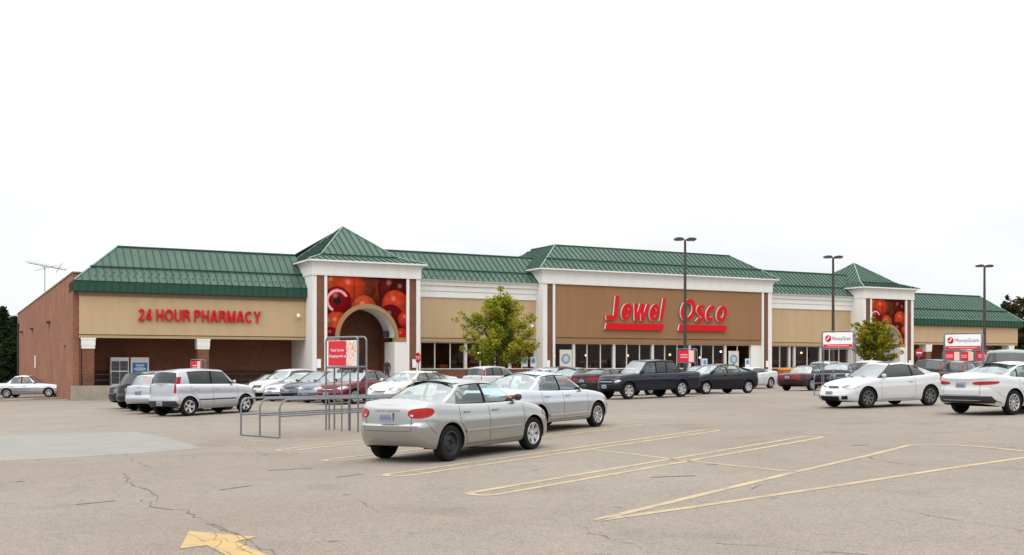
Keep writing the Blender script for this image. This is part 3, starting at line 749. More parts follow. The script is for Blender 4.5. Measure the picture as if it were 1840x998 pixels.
def shop_room(t0, t1, y, zc):
    m_w = mat('shop_wall', (.16, .075, .04), .9); m_f = mat('shop_floor', (.12, .09, .07), .5)
    bx('room_back', m_w, t0, t1, y + 7, y + 7.1, FL, zc); bx('room_floor', m_f, t0, t1, y + .12, y + 7, FL - .05, FL + .02)
    bx('room_ceiling', mat('shop_ceiling', (.16, .14, .12), .9), t0, t1, y + .12, y + 7, zc, zc + .05)
    bx('room_side', m_w, t0 - .08, t0, y + .12, y + 7, FL, zc); bx('room_side', m_w, t1, t1 + .08, y + .12, y + 7, FL, zc)
    cols_ = [mat('goods_%s' % n, c, .6) for n, c in (('red', (.4, .02, .02)), ('orange', (.5, .16, .03)), ('brown', (.18, .09, .05)), ('cream', (.5, .42, .3)), ('blue', (.06, .1, .25)), ('pink', (.4, .1, .15)), ('green', (.08, .16, .05)))]
    mb = MB(); rr = random.Random(int(t0 * 10))
    x = t0 + .3
    while x < t1 - .6:
        w_ = rr.uniform(.25, .7)
        for z in (FL + .7, FL + 1.1, FL + 1.5):
            if rr.random() < .62: mb.box(x, x + w_ * .9, y + 1.2 + rr.random() * 3, y + 4.6, z, z + rr.uniform(.15, .33), rr.randrange(7))
        x += w_
    tag(mb.build('shelf_goods', cols_, store), kind='stuff')
    m_l = mat('shop_lamp', (1, .8, .5), .5, emis=(1, .72, .38), estr=5)
    x = t0 + 1.5
    while x < t1:
        lp = MB().sphere((x, y + 2.2 + rr.random() * 2, 2.3 + rr.uniform(0, .6)), .09, 6); lp.build('pendant_lamp', m_l, store); x += rr.uniform(2.2, 4.5)

def middle(t0, t1, posts, ra_, rb_):
    zs, zb_, ze, zr = 3.37, 6.6, 7.9, 10.12
    fs = empty('fascia', parent=store)
    bx('fascia_panel', M_TAN, t0, t1, .08, .5, zs + .3, zb_, parent=fs)
    bx('fascia_panel', M_TANB, t0, t1, .12, .5, zs, zs + .25, parent=fs)
    bx('fascia_groove', M_BROWN2, t0, t1, .16, .5, zs + .25, zs + .3, parent=fs)
    e = MB(); prof = [(.05, zb_), (-.02, zb_ + .04), (-.02, zb_ + .45), (-.08, zb_ + .5), (-.08, zb_ + .85), (-.2, zb_ + .9), (-.22, zb_ + 1.15), (-.4, zb_ + 1.24), (-.42, ze), (.5, ze)]
    e.grid([[(t0, y, z), (t1, y, z)] for y, z in prof]); part(e, 'entablature', M_WHITE, smooth=20)
    roof = empty('mansard_roof', parent=store)
    P_ = roof_side((ra_, -.45, 0), (rb_, -.45, 0), (0, 1, 0), 2.9, [(0, ze + .004), (1, zr)], 0, 0, roof)
    guard(roof, P_, rb_ - ra_, .33, 0, 0); capline(roof, [(ra_, 2.45, zr + .03), (rb_, 2.45, zr + .03)], .08)
    MB().poly([(ra_, 2.46, zr), (rb_, 2.46, zr), (rb_, 6, 7.4), (ra_, 6, 7.4)]).build('roof_back', M_ROOFFLAT, roof)
    bx('bulkhead', M_BRICK, t0, t1, .3, .55, FL, 1.35)
    mullions(t0, t1, posts, 1.42, zs, .42); shop_room(t0 + .1, t1 - .1, .5, 3.75)

# ---- main mass, side wall, pavement
bx('main_block', M_BRICK, .35, 89.0, 7.5, 61.6, -.6, 7.0)
bx('flat_roof', M_ROOFFLAT, .35, 89.0, 7.5, 61.6, 7.0, 7.06)
bx('link_wall', M_BRICK, .35, 89.0, 4.1, 7.5, -.6, 5.2)
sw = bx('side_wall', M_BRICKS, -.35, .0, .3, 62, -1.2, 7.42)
bx('parapet_cap', M_BROWN2, -.4, .36, .22, 62.05, 7.42, 7.52)
bx('brick_return', M_BRICK, 0.002, .14, .32, 1.2, -.4, 3.38)
bx('parapet_return', M_BRICK, .001, 1.9, 3.2, 3.5, 6.0, 7.415)
for d_, z_ in ((17, 4.9), (36, 4.95), (52, 5.1)):
    bx('wall_bracket', M_BLK, -.6, -.35, d_, d_ + 2.0, z_, z_ + .12)
bx('wall_plate', M_BLK, -.42, -.35, 5.0, 5.35, 2.85, 3.0)
bx('wall_plate', M_WHT, -.38, -.35, 33, 34, 1.4, 2.5)
part(MB().tube([(-.45, 59, -1), (-.45, 59, 6.0), (-.45, 58, 6.2)], .09, 8), 'downspout', M_BLK)
# pavement slab and retaining wall in front
tag(MB().box(-27, -26.9, 65.9, 66, -2, -1.9).build('buried_footing', M_CONC), kind='structure') if False else None
pv = MB().box(-.34, 12, -.45, 3.5, -1.2, FL).box(12, 90.5, -3.6, 3.5, -1.2, FL)
pv.box(12, 90.5, 3.5, 7.5, FL - .4, FL - .04)
po = pv.build('pavement', M_CONC); po.location = store.location; po.rotation_euler = store.rotation_euler; tag(po, kind='structure')
rw = MB().box(-.55, 11.9, -.75, -.452, -1.2, FL + .06)
ro = rw.build('retaining_wall', M_CONC); ro.location = store.location; ro.rotation_euler = store.rotation_euler
tag(ro, 'low stained concrete retaining wall below the left end of the pharmacy walkway', 'wall')
rl = empty('handrail', store.location, store.rotation_euler.z); tag(rl, 'thin dark metal handrail along the walkway in front of the pharmacy recess', 'railing')
for z_ in (1.08, .72): MB().tube([(.1, -.2, z_), (11.8, -.2, z_)], .022, 6).build('rail', M_BLK, rl)
for k in range(8): MB().tube([(.15 + k * 1.65, -.2, FL), (.15 + k * 1.65, -.2, 1.08)], .022, 6).build('post', M_BLK, rl)

wing(0.0, 14.5, 3.39, 6.06, 6.3, 6.95, 9.42, True, False, (.12, 7.2), 0)
wing(72.15, 88.9, 3.62, 5.4, 5.5, 6.07, 8.68, False, True, (75.6, 81.3, 87.6), 0)
middle(22.4, 32.7, [23.1, 26.83, 30.56], 19.6, 34.5)
middle(55.4, 65.75, [58.6, 59.2, 62.3], 53.8, 68.2)
tower(14.5, 22.4, -1.5, 7.77, 8.8, 11.85, 3.8)
tower(65.75, 72.15, -1.5, 7.7, 8.72, 11.35, 2.8)

# ---- centre block
c0, c1, cd = 32.7, 55.4, -1.0
zs = 3.38
i0, i1 = corner_strips(c0, c1, cd, FL, 7.88, .85, .2, 1.6)
bx('block_side', M_WHITE, c0 + .02, c0 + .4, cd + .02, 4, FL, 7.87); bx('block_side', M_WHITE, c1 - .4, c1 - .02, cd + .02, 4, FL, 7.87)
bx('brown_panel', M_BROWN, i0, i1, cd + .1, cd + .6, zs + .42, 7.878)
bx('brown_panel_edge', M_BROWN, i0, i1, cd + .14, cd + .6, zs, zs + .36)
bx('panel_groove', M_BROWN2, i0, i1, cd + .2, cd + .6, zs + .36, zs + .42)
frieze(c0 - .04, c1 + .04, cd - .05, 7.4, 7.88, 9.02, .32)
roof = empty('centre_roof', parent=store); a0, a1, b0, b1 = c0 - .45, c1 + .45, cd - .45, 8.4; cc = 3.0
lv = [(0, 9.03), (1, 11.15)]
P_ = roof_side((a0, b0, 0), (a1, b0, 0), (0, 1, 0), cc, lv, cc, cc, roof); guard(roof, P_, a1 - a0, .36, cc, cc)
roof_side((a0, b1, 0), (a0, b0, 0), (1, 0, 0), cc, lv, cc, cc, roof)
roof_side((a1, b0, 0), (a1, b1, 0), (-1, 0, 0), cc, lv, cc, cc, roof)
MB().poly([(a0, b1, 9.03), (a1, b1, 9.03), (a1 - cc, b1 - cc, 11.15), (a0 + cc, b1 - cc, 11.15)]).build('roof_back', M_GREEN, roof)
MB().box(a0 + cc, a1 - cc, b0 + cc, b1 - cc, 11.0, 11.14).build('roof_top', M_ROOFFLAT, roof)
MB().box(a0, a1, b0, b1, 8.93, 9.028).build('eave_board', M_WHITE, roof)
capline(roof, [(a0 + cc, b1 - cc, 11.18), (a0 + cc, b0 + cc, 11.18), (a1 - cc, b0 + cc, 11.18), (a1 - cc, b1 - cc, 11.18)], .07)
capline(roof, [(a0, b0, 9.06), (a0 + cc, b0 + cc, 11.18)], .055, 'hip_cap', M_HIP); capline(roof, [(a1, b0, 9.06), (a1 - cc, b0 + cc, 11.18)], .055, 'hip_cap', M_HIP)
ws = 53.25
bx('bulkhead', M_BRICK, i0, i1, cd + .3, cd + .55, FL, 1.35)
bx('end_panel', M_WHITE, ws, i1, cd + .2, cd + .5, 1.35, zs)
mullions(i0, ws, [35.65 + 3.73 * k for k in range(5)], 1.42, zs, cd + .42)
shop_room(i0 + .05, i1 - .05, cd + .55, 3.75)
bx('centre_brick_skirt', M_BRICK, i0 - .3, i0, cd + .28, cd + .5, FL, 1.38)
def poster(t_, z_, y_):
    p = empty('door_poster', parent=store)
    bx('sheet', mat('poster_cream', (.62, .58, .5), .6), t_ - .55, t_ + .55, y_ - .02, y_, z_ - .85, z_ + .85, parent=p)
    MB().prism([(t_ + .4 * math.cos(a * math.pi / 12), y_ - .03, z_ + .15 + .4 * math.sin(a * math.pi / 12)) for a in range(24)], (0, .006, 0)).build('disc', mat('poster_blue', (.16, .27, .36), .6), p)
    MB().prism([(t_ + .24 * math.cos(a * math.pi / 12), y_ - .036, z_ + .15 + .24 * math.sin(a * math.pi / 12)) for a in range(24)], (0, .005, 0)).build('disc_centre', mat('poster_pale', (.38, .5, .58), .6), p)
poster(34.95, 2.0, cd + .38); poster(51.5, 2.0, cd + .38)
for t_, z_, y_ in ((13.9, 5.0, 0), (32.2, 4.6, .08), (55.75, 4.6, .08), (73.0, 5.1, 0)):
    cmr = MB().box(t_ - .06, t_ + .06, y_ - .3, y_, z_ + .1, z_ + .18).sphere((t_, y_ - .28, z_ + .02), .14, 6)
    part(cmr, 'camera_dome', M_WHT, smooth=60)
for x in (c0 + .5, c1 - .5): bx('wall_notice', M_WHT, x - .14, x + .14, cd + .02, cd + .045, FL + 1.15, FL + 1.7)

# ---- signs
s1 = empty('pharmacy_sign', parent=store)
stroke_word('24 HOUR PHARMACY', s1, [M_REDS, M_REDD], 3.5, 11.35, -.05, 4.50, .78, .12, T=.168, gap=.14, space=.30)
s2 = empty('store_sign', parent=store); yj = cd - .04; J0 = 38.35
MB().prism([(J0 + x, yj - .08, 5.2 + z) for x, z in ((.02, 0), (.88, 0), (1.0, .06), (1.27, 1.93), (.87, 1.93), (.69, .38), (-.03, .38))], (0, .16, 0), 0, 1).build('letter', [M_REDS, M_WHT], s2)
stroke_word('ewel', s2, [M_REDS, M_WHT], J0 + 1.30, J0 + 5.75, yj + .06, 5.2, 1.86, .15, T=.185, gap=.075, shear=.22)
stroke_word('Osco', s2, [M_REDS, M_WHT], 45.4, 50.6, yj + .06, 5.24, 1.86, .15, T=.20, gap=.055, shear=.22)
for a, b_ in ((J0 - .1, J0 + 5.45), (45.35, 50.3)):
    MB().prism([(a, yj - .08, 4.47), (b_, yj - .08, 4.47), (b_ + .12, yj - .08, 4.97), (a + .12, yj - .08, 4.97)], (0, .16, 0), 0, 1).build('underline', [M_REDS, M_WHT], s2)

def world_of(t_, d_, z_=0.0):
    c_, s_ = 0.883, 0.469; return Vector((-27 + c_ * t_ - s_ * d_, 66 + s_ * t_ + c_ * d_, z_))
BRZ = store.rotation_euler.z

# ---- ice freezers
for i, (t_, lab) in enumerate(((2.15, 'white two-door ice freezer with glass doors against the pharmacy brick wall'), (3.42, 'white ice freezer with a blue picture panel beside the glass-door one'))):
    fz = tag(empty('ice_freezer', world_of(t_, 2.55, FL), BRZ), lab, 'freezer')
    MB().box(0, 1.14, 0, .75, .05, 1.85).build('cabinet', M_WHT, fz)
    if i == 0:
        for k in range(2):
            MB().box(.06 + k * .53, .55 + k * .53, -.02, -.002, .98, 1.6).box(.06 + k * .53, .55 + k * .53, -.02, -.002, .12, .9).build('glass_door', mat('freezer_glass', (.07, .08, .09), .15, var=.3, vscale=9), fz)
            MB().box(.08 + k * .53, .53 + k * .53, -.03, -.021, 1.2, 1.23).box(.08 + k * .53, .53 + k * .53, -.03, -.021, .5, .53).build('door_rack', M_GALV, fz)
    else:
        MB().box(.1, 1.04, -.02, -.002, .85, 1.5).build('picture_panel', M_BLUE, fz)
        MB().prism([(.57 + .4 * math.cos(a * math.pi / 10), -.028, 1.08 + .12 * math.sin(a * math.pi / 10)) for a in range(20)], (0, .006, 0)).build('picture_oval', mat('ice_pale', (.45, .6, .75), .5), fz)
        MB().box(.3, .85, -.03, -.021, 1.25, 1.4).build('picture_peak', mat('ice_pale', (.45, .6, .75), .5), fz)
        MB().box(.1, 1.04, -.02, -.002, .12, .72).build('lower_door', mat('freezer_grey', (.3, .3, .3), .4), fz)
# ---- roof antenna
an = tag(empty('roof_antenna', world_of(-.1, 26, 7.5), BRZ), 'spidery television antenna on a thin mast over the left brick wall', 'antenna')
MB().tube([(0, 0, -.1), (0, 0, 2.5)], .03, 6).build('mast', M_GALV, an)
MB().tube([(-1.3, .5, 2.75), (1.6, -.6, 2.15)], .035, 6).build('boom', M_GALV, an)
for p_, q_ in (((-.7, .5, 2.1), (.9, -.3, 2.55)), ((-.2, 0, 2.5), (.1, .9, 2.2)), ((.9, -.8, 2.0), (1.2, .4, 2.75)), ((1.3, -.9, 2.7), (.9, .3, 2.0))): MB().tube([p_, q_], .02, 5).build('element', M_GALV, an)
for k in range(9):
    f = k / 8; c_ = Vector((-1.3, .5, 2.75)).lerp(Vector((1.6, -.6, 2.15)), f); l_ = .95 - f * .6
    MB().tube([c_ + Vector((l_ * .3, -l_ * .9, .1)), c_ - Vector((l_ * .3, -l_ * .9, -.1))], .016, 5).build('element', M_GALV, an)
# ================================================================ VEHICLES
def paint(name, col, metal=0.0, rough=0.35, coat=.45):
    m = mat(name, col, rough, metal, coat=coat, spec=0.12); return m
PT = dict(
    silver=paint('silver_paint', (.385, .388, .378), .85, .24), silver2=paint('bluish_silver_paint', (.50, .52, .55), .85, .25),
    silverw=paint('light_silver_paint', (.50, .505, .52), .8, .27), white=paint('white_paint', (.53, .53, .528)), cream=paint('cream_white_paint', (.55, .545, .48)),
    black=paint('black_paint', (.006, .006, .009), .0, .2), navy=paint('dark_navy_paint', (.013, .014, .024), .2, .25), grey=paint('slate_grey_paint', (.13, .14, .165), .5, .32),
    dgrey=paint('dark_grey_paint', (.05, .055, .065), .5, .3), red=paint('dark_red_paint', (.12, .008, .015), .3, .3), maroon=paint('dark_maroon_paint', (.035, .014, .016), .3, .3),
    teal=paint('grey_green_paint', (.20, .24, .24), .5, .32), bluegrey=paint('blue_grey_paint', (.17, .18, .23), .5, .32), charcoal=paint('charcoal_paint', (.022, .024, .026), .3, .3))

def interp(tab, x):
    if x <= tab[0][0]: return tab[0][1]
    for i in range(len(tab) - 1):
        (x0, y0), (x1, y1) = tab[i], tab[i + 1]
        if x <= x1:
            t_ = (x - x0) / (x1 - x0)
            m0 = (y1 - y0) if i == 0 else (y1 - tab[i - 1][1]) / (x1 - tab[i - 1][0]) * (x1 - x0)
            m1 = (y1 - y0) if i == len(tab) - 2 else (tab[i + 2][1] - y0) / (tab[i + 2][0] - x0) * (x1 - x0)
            t2, t3 = t_ * t_, t_ ** 3
            return y0 * (2 * t3 - 3 * t2 + 1) + m0 * (t3 - 2 * t2 + t_) + y1 * (3 * t2 - 2 * t3) + m1 * (t3 - t2)
    return tab[-1][1]
def lin(tab, x):
    if x <= tab[0][0]: return tab[0][1]
    for (x0, y0), (x1, y1) in zip(tab, tab[1:]):
        if x <= x1: return y0 + (y1 - y0) * (x - x0) / (x1 - x0)
    return tab[-1][1]

BASE = dict(L=4.55, W=1.74, H=1.46, wb=2.62, fo=.92, rw=.315, tw=.2, sill=.24, nose_lift=.0, cf=.75, cr=.6, pf=2.5, pr=2.8,
    side=[(0, .075), (.07, .03), (.22, .006), (.42, .002), (.66, .0), (.70, .014), (.86, .032), (.95, .06), (1, .10)],
    front=[(0, .09), (.08, .03), (.3, 0), (.5, .0), (.58, .03), (.8, .07), (.93, .13), (1, .22)],
    rear=[(0, .12), (.1, .04), (.3, .0), (.5, .0), (.54, .035), (.8, .05), (.94, .07), (1, .13)],
    zt=[(0, .66), (.35, .78), (1.0, .90), (1.5, .935), (3.0, .96), (3.7, .99), (4.2, 1.0), (4.55, .95)], crown=.05,
    xc=.98, xcs=1.38, xr1=1.98, xr2=3.05, xb=3.92, xbs=3.62, yr=.56, yb_in=.125, zr1=1.40, zr2=1.375,
    win=[(1.50, 2.10, 2.42, 2.44), (2.50, 2.52, 3.32, 3.10)], glass='clear', rglass=None, bulge=.035,
    head=(.42, .42, .56, .76), tail=(.46, .42, .66, .90), spokes=7, rim='alloy', clad=0, rack=False, bed=None, suv=False,
    grille=(.32, .60, .68), intake=(.55, .24, .36), handle_z=.80, plate_z=.74, doors=None, spoiler=False, mould=None)
def spec(**k): d = dict(BASE); d.update(k); return d

_wheels = {}
def wheel_mesh(rw, tw, style, spokes):
    key = (rw, tw, style, spokes)
    if key in _wheels: return _wheels[key]
    h = tw / 2; rr = rw * .66
    ty = MB().lathe([(rr - .01, -h * .80), (rr + .01, -h * .92), (rw * .86, -h), (rw * .95, -h * .93), (rw * .992, -h * .72), (rw, -h * .3), (rw, h * .3), (rw * .992, h * .72), (rw * .95, h * .93), (rw * .86, h), (rr + .01, h * .92), (rr - .01, h * .80)], 36)
    tym = ty.mesh('tyre', M_TYRE, smooth=40)
    face = {'alloy': M_ALLOY, 'dark': M_ALLOYD, 'steel': M_STEEL}[style]
    rm = MB(); yo = -h * .86        # outer face towards -y
    rm.lathe([(rr + .006, yo - .004), (rr - .012, yo - .008), (rr - .022, yo + .012), (rr - .03, h * .7)], 36, mi=0)
    rm.lathe([(rr - .005, yo + .085), (.002, yo + .085)], 24, mi=1)
    if style == 'steel':
        rm.lathe([(rr - .02, yo + .05), (rr * .80, yo + .03), (rr * .72, yo + .055), (rr * .5, yo + .02), (rr * .3, yo + .02), (rr * .28, yo + .05), (.002, yo + .05)], 30, mi=0)
        for k in range(5):
            a = k * 2 * math.pi / 5; rm.lathe([(.016, yo + .01), (.002, yo + .008)], 6, mi=1, c=(rr * .4 * math.cos(a), 0, rr * .4 * math.sin(a)))
    else:
        wide = {5: .34, 6: .40, 7: .30, 10: .16, 9: .2}.get(spokes, .3)
        for k in range(spokes):
            a = k * 2 * math.pi / spokes; ca, sa = math.cos(a), math.sin(a); w0, w1 = rr * wide * .42, rr * wide * .62
            def q(r, s, y): return (ca * r - sa * s, y, sa * r + ca * s)
            r0, r1 = rr * .16, rr - .012
            pts = [q(r0, -w0, yo + .03), q(r0, w0, yo + .03), q(r1, w1, yo + .004), q(r1, -w1, yo + .004), q(r0, -w0, yo + .075), q(r0, w0, yo + .075), q(r1, w1, yo + .05), q(r1, -w1, yo + .05)]
            rm.add(pts, [(0, 1, 2, 3), (0, 4, 5, 1), (1, 5, 6, 2), (2, 6, 7, 3), (3, 7, 4, 0)], 0)
        rm.lathe([(rr * .26, yo + .055), (rr * .24, yo + .02), (rr * .15, yo + .012), (.002, yo + .01)], 18, mi=0)
    rmm = rm.mesh('rim', [face, M_SEAM], smooth=35)
    _wheels[key] = (tym, rmm); return _wheels[key]

class Shell:
    def __init__(s, sp):
        s.sp = sp; L, W = sp['L'], sp['W']; hw = W / 2; pts = []
        cf, cr, pf, pr = sp['cf'], sp['cr'], sp['pf'], sp['pr']
        for i in range(61):
            a = math.pi / 2 * i / 60; pts.append((cf - cf * math.cos(a) ** (2 / pf), hw * .985 * math.sin(a) ** (2 / pf)))
        n = 60
        for i in range(1, n): x = cf + (L - cf - cr) * i / n; u = (x - cf) / (L - cf - cr); pts.append((x, hw * (.985 + .015 * math.sin(math.pi * min(1, u * 1.2) if u < .83 else math.pi)) if 0 else hw * (.985 + .015 * math.sin(math.pi * u))))
        for i in range(61):
            a = math.pi / 2 * (1 - i / 60); pts.append((L - cr + cr * math.cos(a) ** (2 / pr), hw * .985 * math.sin(a) ** (2 / pr)))
        s.pts = pts; s.u = [0.0]
        for p, q in zip(pts, pts[1:]): s.u.append(s.u[-1] + math.hypot(q[0] - p[0], q[1] - p[1]))
        s.U = s.u[-1]; s.mid = L * .5
    def at(s, u):
        u = min(max(u, 0), s.U - 1e-6); lo, hi = 0, len(s.u) - 1
        while hi - lo > 1:
            m = (lo + hi) // 2
            if s.u[m] <= u: lo = m
            else: hi = m
        t_ = (u - s.u[lo]) / (s.u[hi] - s.u[lo] + 1e-12); p, q = s.pts[lo], s.pts[hi]
        x = p[0] + (q[0] - p[0]) * t_; y = p[1] + (q[1] - p[1]) * t_
        a, b_ = s.pts[max(lo - 1, 0)], s.pts[min(hi + 1, len(s.pts) - 1)]
        dx, dy = b_[0] - a[0], b_[1] - a[1]; l_ = math.hypot(dx, dy) + 1e-9
        nx, ny = -dy / l_, dx / l_
        if y < .02: nx, ny = (-1 if x < s.mid else 1), 0
        return x, y, nx, ny
    def us(s, x):      # arc position on the side for longitudinal x
        for i in range(len(s.pts) - 1):
            if s.pts[i + 1][0] >= x and s.pts[i + 1][1] > .05:
                p, q = s.pts[i], s.pts[i + 1]; t_ = 0 if q[0] == p[0] else min(max((x - p[0]) / (q[0] - p[0]), 0), 1)
                return s.u[i] + (s.u[i + 1] - s.u[i]) * t_
        return s.U
    def uf(s, y):
        for i in range(60):
            if s.pts[i + 1][1] >= y: p, q = s.pts[i], s.pts[i + 1]; return s.u[i] + (s.u[i + 1] - s.u[i]) * (y - p[1]) / (q[1] - p[1] + 1e-9)
        return s.u[60]
    def ur(s, y):
        n = len(s.pts)
        for i in range(n - 1, n - 61, -1):
            if s.pts[i - 1][1] >= y: p, q = s.pts[i], s.pts[i - 1]; return s.u[i] + (s.u[i - 1] - s.u[i]) * (y - p[1]) / (q[1] - p[1] + 1e-9)
        return s.u[n - 61]
    def zb(s, x): 
        sp = s.sp; L = sp['L']; e = 0
        if x < .5: e = (.5 - x) * .10
        if x > L - .6: e = (x - L + .6) * .16
        return sp['sill'] + e
    def P(s, u, z, off=0.0):
        """point of the body skin (x from the nose, y outwards) at arc position u and height z"""
        sp = s.sp; x, y, nx, ny = s.at(u); zb, zt = s.zb(x), interp(sp['zt'], x)
        w_ = min(max((z - zb) / (zt - zb), 0), 1)
        fr = lin(sp['front'], w_) if x < s.mid else lin(sp['rear'], w_)
        ins = nx * nx * fr + ny * ny * lin(sp['side'], w_) - off
        return (x - nx * ins, max(0, y - ny * ins) if y > .001 else 0.0, z)
    def ztop(s, x): return interp(s.sp['zt'], x)

def make_car(sp, body_paint, label, cat='car', group=None, name='parked_car', detail=True):
    sh = Shell(sp); L, W, H, wb, fo = sp['L'], sp['W'], sp['H'], sp['wb'], sp['fo']; hw = W / 2
    root = tag(empty(name), label, cat, group); X0 = fo + wb / 2
    def T(p, sg=1): return (X0 - p[0], p[1] * sg, p[2])
    pm = body_paint; rw = sp['rw']; ra = rw + .055
    axles = (fo, fo + wb)
    # ---------- body columns
    def cfac(y): t_ = min(1, y / (hw * .93)); return t_ * t_ * (3 - 2 * t_)
    cols = []
    U = sh.U; us = [U * i / 90 for i in range(91)]
    for ax in axles:
        lo, hi = sh.us(ax - ra), sh.us(ax + ra); us = [u for u in us if isinstance(u, tuple) or not (lo - .012 < u < hi + .012)]
        us += [(sh.us(ax + ra * math.cos(math.pi * k / 14)), ax, k) for k in range(15)]
        us += [lo - .0005, hi + .0005]
    us.sort(key=lambda q: q[0] if isinstance(q, tuple) else q)
    rows = []
    tops = []
    vlv = [0, .05, .12, .22, .33, .44, .50, .545, .60, .66, .70, .79, .87, .93, .97, 1.0]
    archL = {a: [] for a in axles}
    for q in us:
        u = q[0] if isinstance(q, tuple) else q; x = sh.at(u)[0]; b_ = sh.zb(x); t_ = sh.ztop(x)
        if isinstance(q, tuple):
            b_ = max(b_, rw + ra * math.sin(math.pi * q[2] / 14))
            archL[q[1]].append((u, b_))
        rows.append([sh.P(u, b_ + (t_ - b_) * v) for v in vlv]); tops.append(rows[-1][-1])
    body = MB(); clad = sp['clad']
    bedr = sp['bed']; cabx = (sp['xcs'] - .02, (sp['xb'] if not bedr else bedr[0]))
    for sg in (1, -1):
        rr_ = [[T(p, sg) for p in r_] for r_ in rows]
        def mf(i, j): return 1 if clad and rows[i][j + 1][2] < clad else 0
        body.grid(rr_, mfun=mf)
        nc = 8; cap = []
        for i, p in enumerate(tops):
            r_ = []
            for k in range(nc + 1):
                f = 1 - k / nc; y = p[1] * f; cr_ = sp['crown'] * (1 - f ** 2.2) * cfac(p[1])
                r_.append(T((p[0], y, p[2] + cr_), sg))
            cap.append(r_)
        def mc(i, j):
            x = tops[i][0]
            if bedr and bedr[0] < x < bedr[1] and j >= 1: return None
            return 2 if cabx[0] + .25 < x < cabx[1] - (.45 if not sp['suv'] else .15) and j >= 1 else 0
        body.grid(cap, mfun=mc)
        # arch liners
        for ax in axles:
            ln = []
            for u, b_ in archL[ax]:
                p = sh.P(u, b_); ln.append([T(p, sg), T((p[0], p[1] - .03, p[2] + .002), sg), T((p[0], hw - .36, p[2] + .01), sg)])
            a0 = archL[ax][0]; a1 = archL[ax][-1]
            for e, at_ in ((a0, 0), (a1, 1)):
                x = sh.at(e[0])[0]; p = sh.P(e[0], sh.zb(x)); r_ = [T(p, sg), T((p[0], p[1] - .03, p[2]), sg), T((p[0], hw - .36, p[2]), sg)]
                ln = ([r_] + ln) if not at_ else (ln + [r_])
            body.grid(ln, 3)
    # underside; middle boxes set lower to deepen the shadow below the car
    zf = sp['sill'] + .06
    for x0, x1, yy in ((.42, fo - ra, hw - .34), (fo - ra, fo + ra, hw - .30), (fo + ra, fo + wb - ra, hw - .10), (fo + wb - ra, fo + wb + ra, hw - .30), (fo + wb + ra, L - .40, hw - .34)):
        body.box(X0 - x1, X0 - x0, -yy, yy, zf - (.07 if x0 > .5 and x1 < L - .5 else 0), .52, 3)
    if bedr:
        xa, xb_ = bedr; yi = hw - .16; zt_ = sh.ztop((xa + xb_) / 2)
        body.box(X0 - xb_ + .04, X0 - xa, -yi, yi, .70, .72, 3)
        for sg in (1, -1): body.poly([(X0 - xa, sg * yi, .7), (X0 - xb_ + .04, sg * yi, .7), (X0 - xb_ + .04, sg * yi, zt_), (X0 - xa, sg * yi, zt_)], 3)
        body.box(X0 - xb_ + .0, X0 - xb_ + .04, -yi, yi, .7, zt_ + .01, 0)
    # ---------- greenhouse
    yb_at = lambda x: min(sh.P(sh.us(x), 99)[1] if x < L - .15 else hw - .2, hw) - .012 - (sp['yb_in'] - .11)
    xr1, xr2, yr = sp['xr1'], sp['xr2'], sp['yr']; xm = (xr1 + xr2) / 2
    zc_ = .05; pk = H - zc_
    def zroof(x):
        if x < xm: return pk - (pk - sp['zr1'] + zc_) * ((xm - x) / (xm - xr1)) ** 2
        return pk - (pk - sp['zr2'] + zc_) * ((x - xm) / (xr2 - xm)) ** 2
    def zdeck(x, y):
        x = min(max(x, .1), L - .08); ye = sh.P(sh.us(x), 99)[1]; f = min(1, abs(y) / max(ye, .1)); return sh.ztop(x) + sp['crown'] * (1 - f ** 2.2) * cfac(ye)
    ff = [0, .25, .5, .75, .93, 1.0]; col = []      # (base xyz, roof xyz, tag)
    cx_, cxs, rx1s = sp['xc'], sp['xcs'], xr1 + .13
    xb, xbs, rx2s = sp['xb'], sp['xbs'], xr2 - .12
    def yroof(x): return yr * (1 - .05 * ((x - xm) / (xr2 - xr1)) ** 2 * 4)
    for f in ff[:-1]:
        bx_ = cx_ + (cxs - cx_) * f * f; by = yb_at(cxs) * f; rx = xr1 + (rx1s - xr1) * f * f; ry = yroof(rx1s) * f
        col.append([(bx_, by, zdeck(bx_, by) - .02), (rx, ry, zroof(rx1s) + zc_ * (1 - f ** 2)), 'F'])
    sides = [(cxs, rx1s, 'P')]
    for k, wn in enumerate(sp['win']):
        a, b_, c, d = wn; m_ = 3
        for i in range(m_): sides.append((a + (c - a) * i / m_, b_ + (d - b_) * i / m_, 'W%d' % k))
        sides.append((c, d, 'B' if k < len(sp['win']) - 1 else 'P'))
    sides.append((xbs, rx2s, 'P'))
    for bx_, rx, tg in sides:
        by = yb_at(bx_); ry = yroof(rx)
        col.append([(bx_, by, zdeck(bx_, by) - .02), (rx, ry, zroof(rx)), tg])
    iC = len(col) - 1
    for f in reversed(ff[:-1]):
        bx_ = xb + (xbs - xb) * f * f; by = yb_at(xbs) * f; rx = xr2 + (rx2s - xr2) * f * f; ry = yroof(rx2s) * f
        col.append([(bx_, by, zdeck(bx_, by) - .02), (rx, ry, zroof(rx2s) + zc_ * (1 - f ** 2)), 'R'])
    col[iC][2] = 'R'
    vr = [0, .045, .085, .3, .5, .7, .86, .91, 1.0]
    bul = sp['bulge']
    def gp(c, v):
        a, b_, _ = c; k = bul * 4 * v * (1 - v); y = a[1] + (b_[1] - a[1]) * v; fy = abs(a[1]) / max(.1, yb_at(cxs))
        x = a[0] + (b_[0] - a[0]) * v
        if c[2] == 'F': x -= k * .8 * (1 - fy ** 3)
        if c[2] == 'R': x += k * .35 * (1 - fy ** 3)
        return (x, y + k * min(1, fy) * (1 if y > .01 else 0), a[2] + (b_[2] - a[2]) * v)
    roofm = MB(); 
    glass = {}
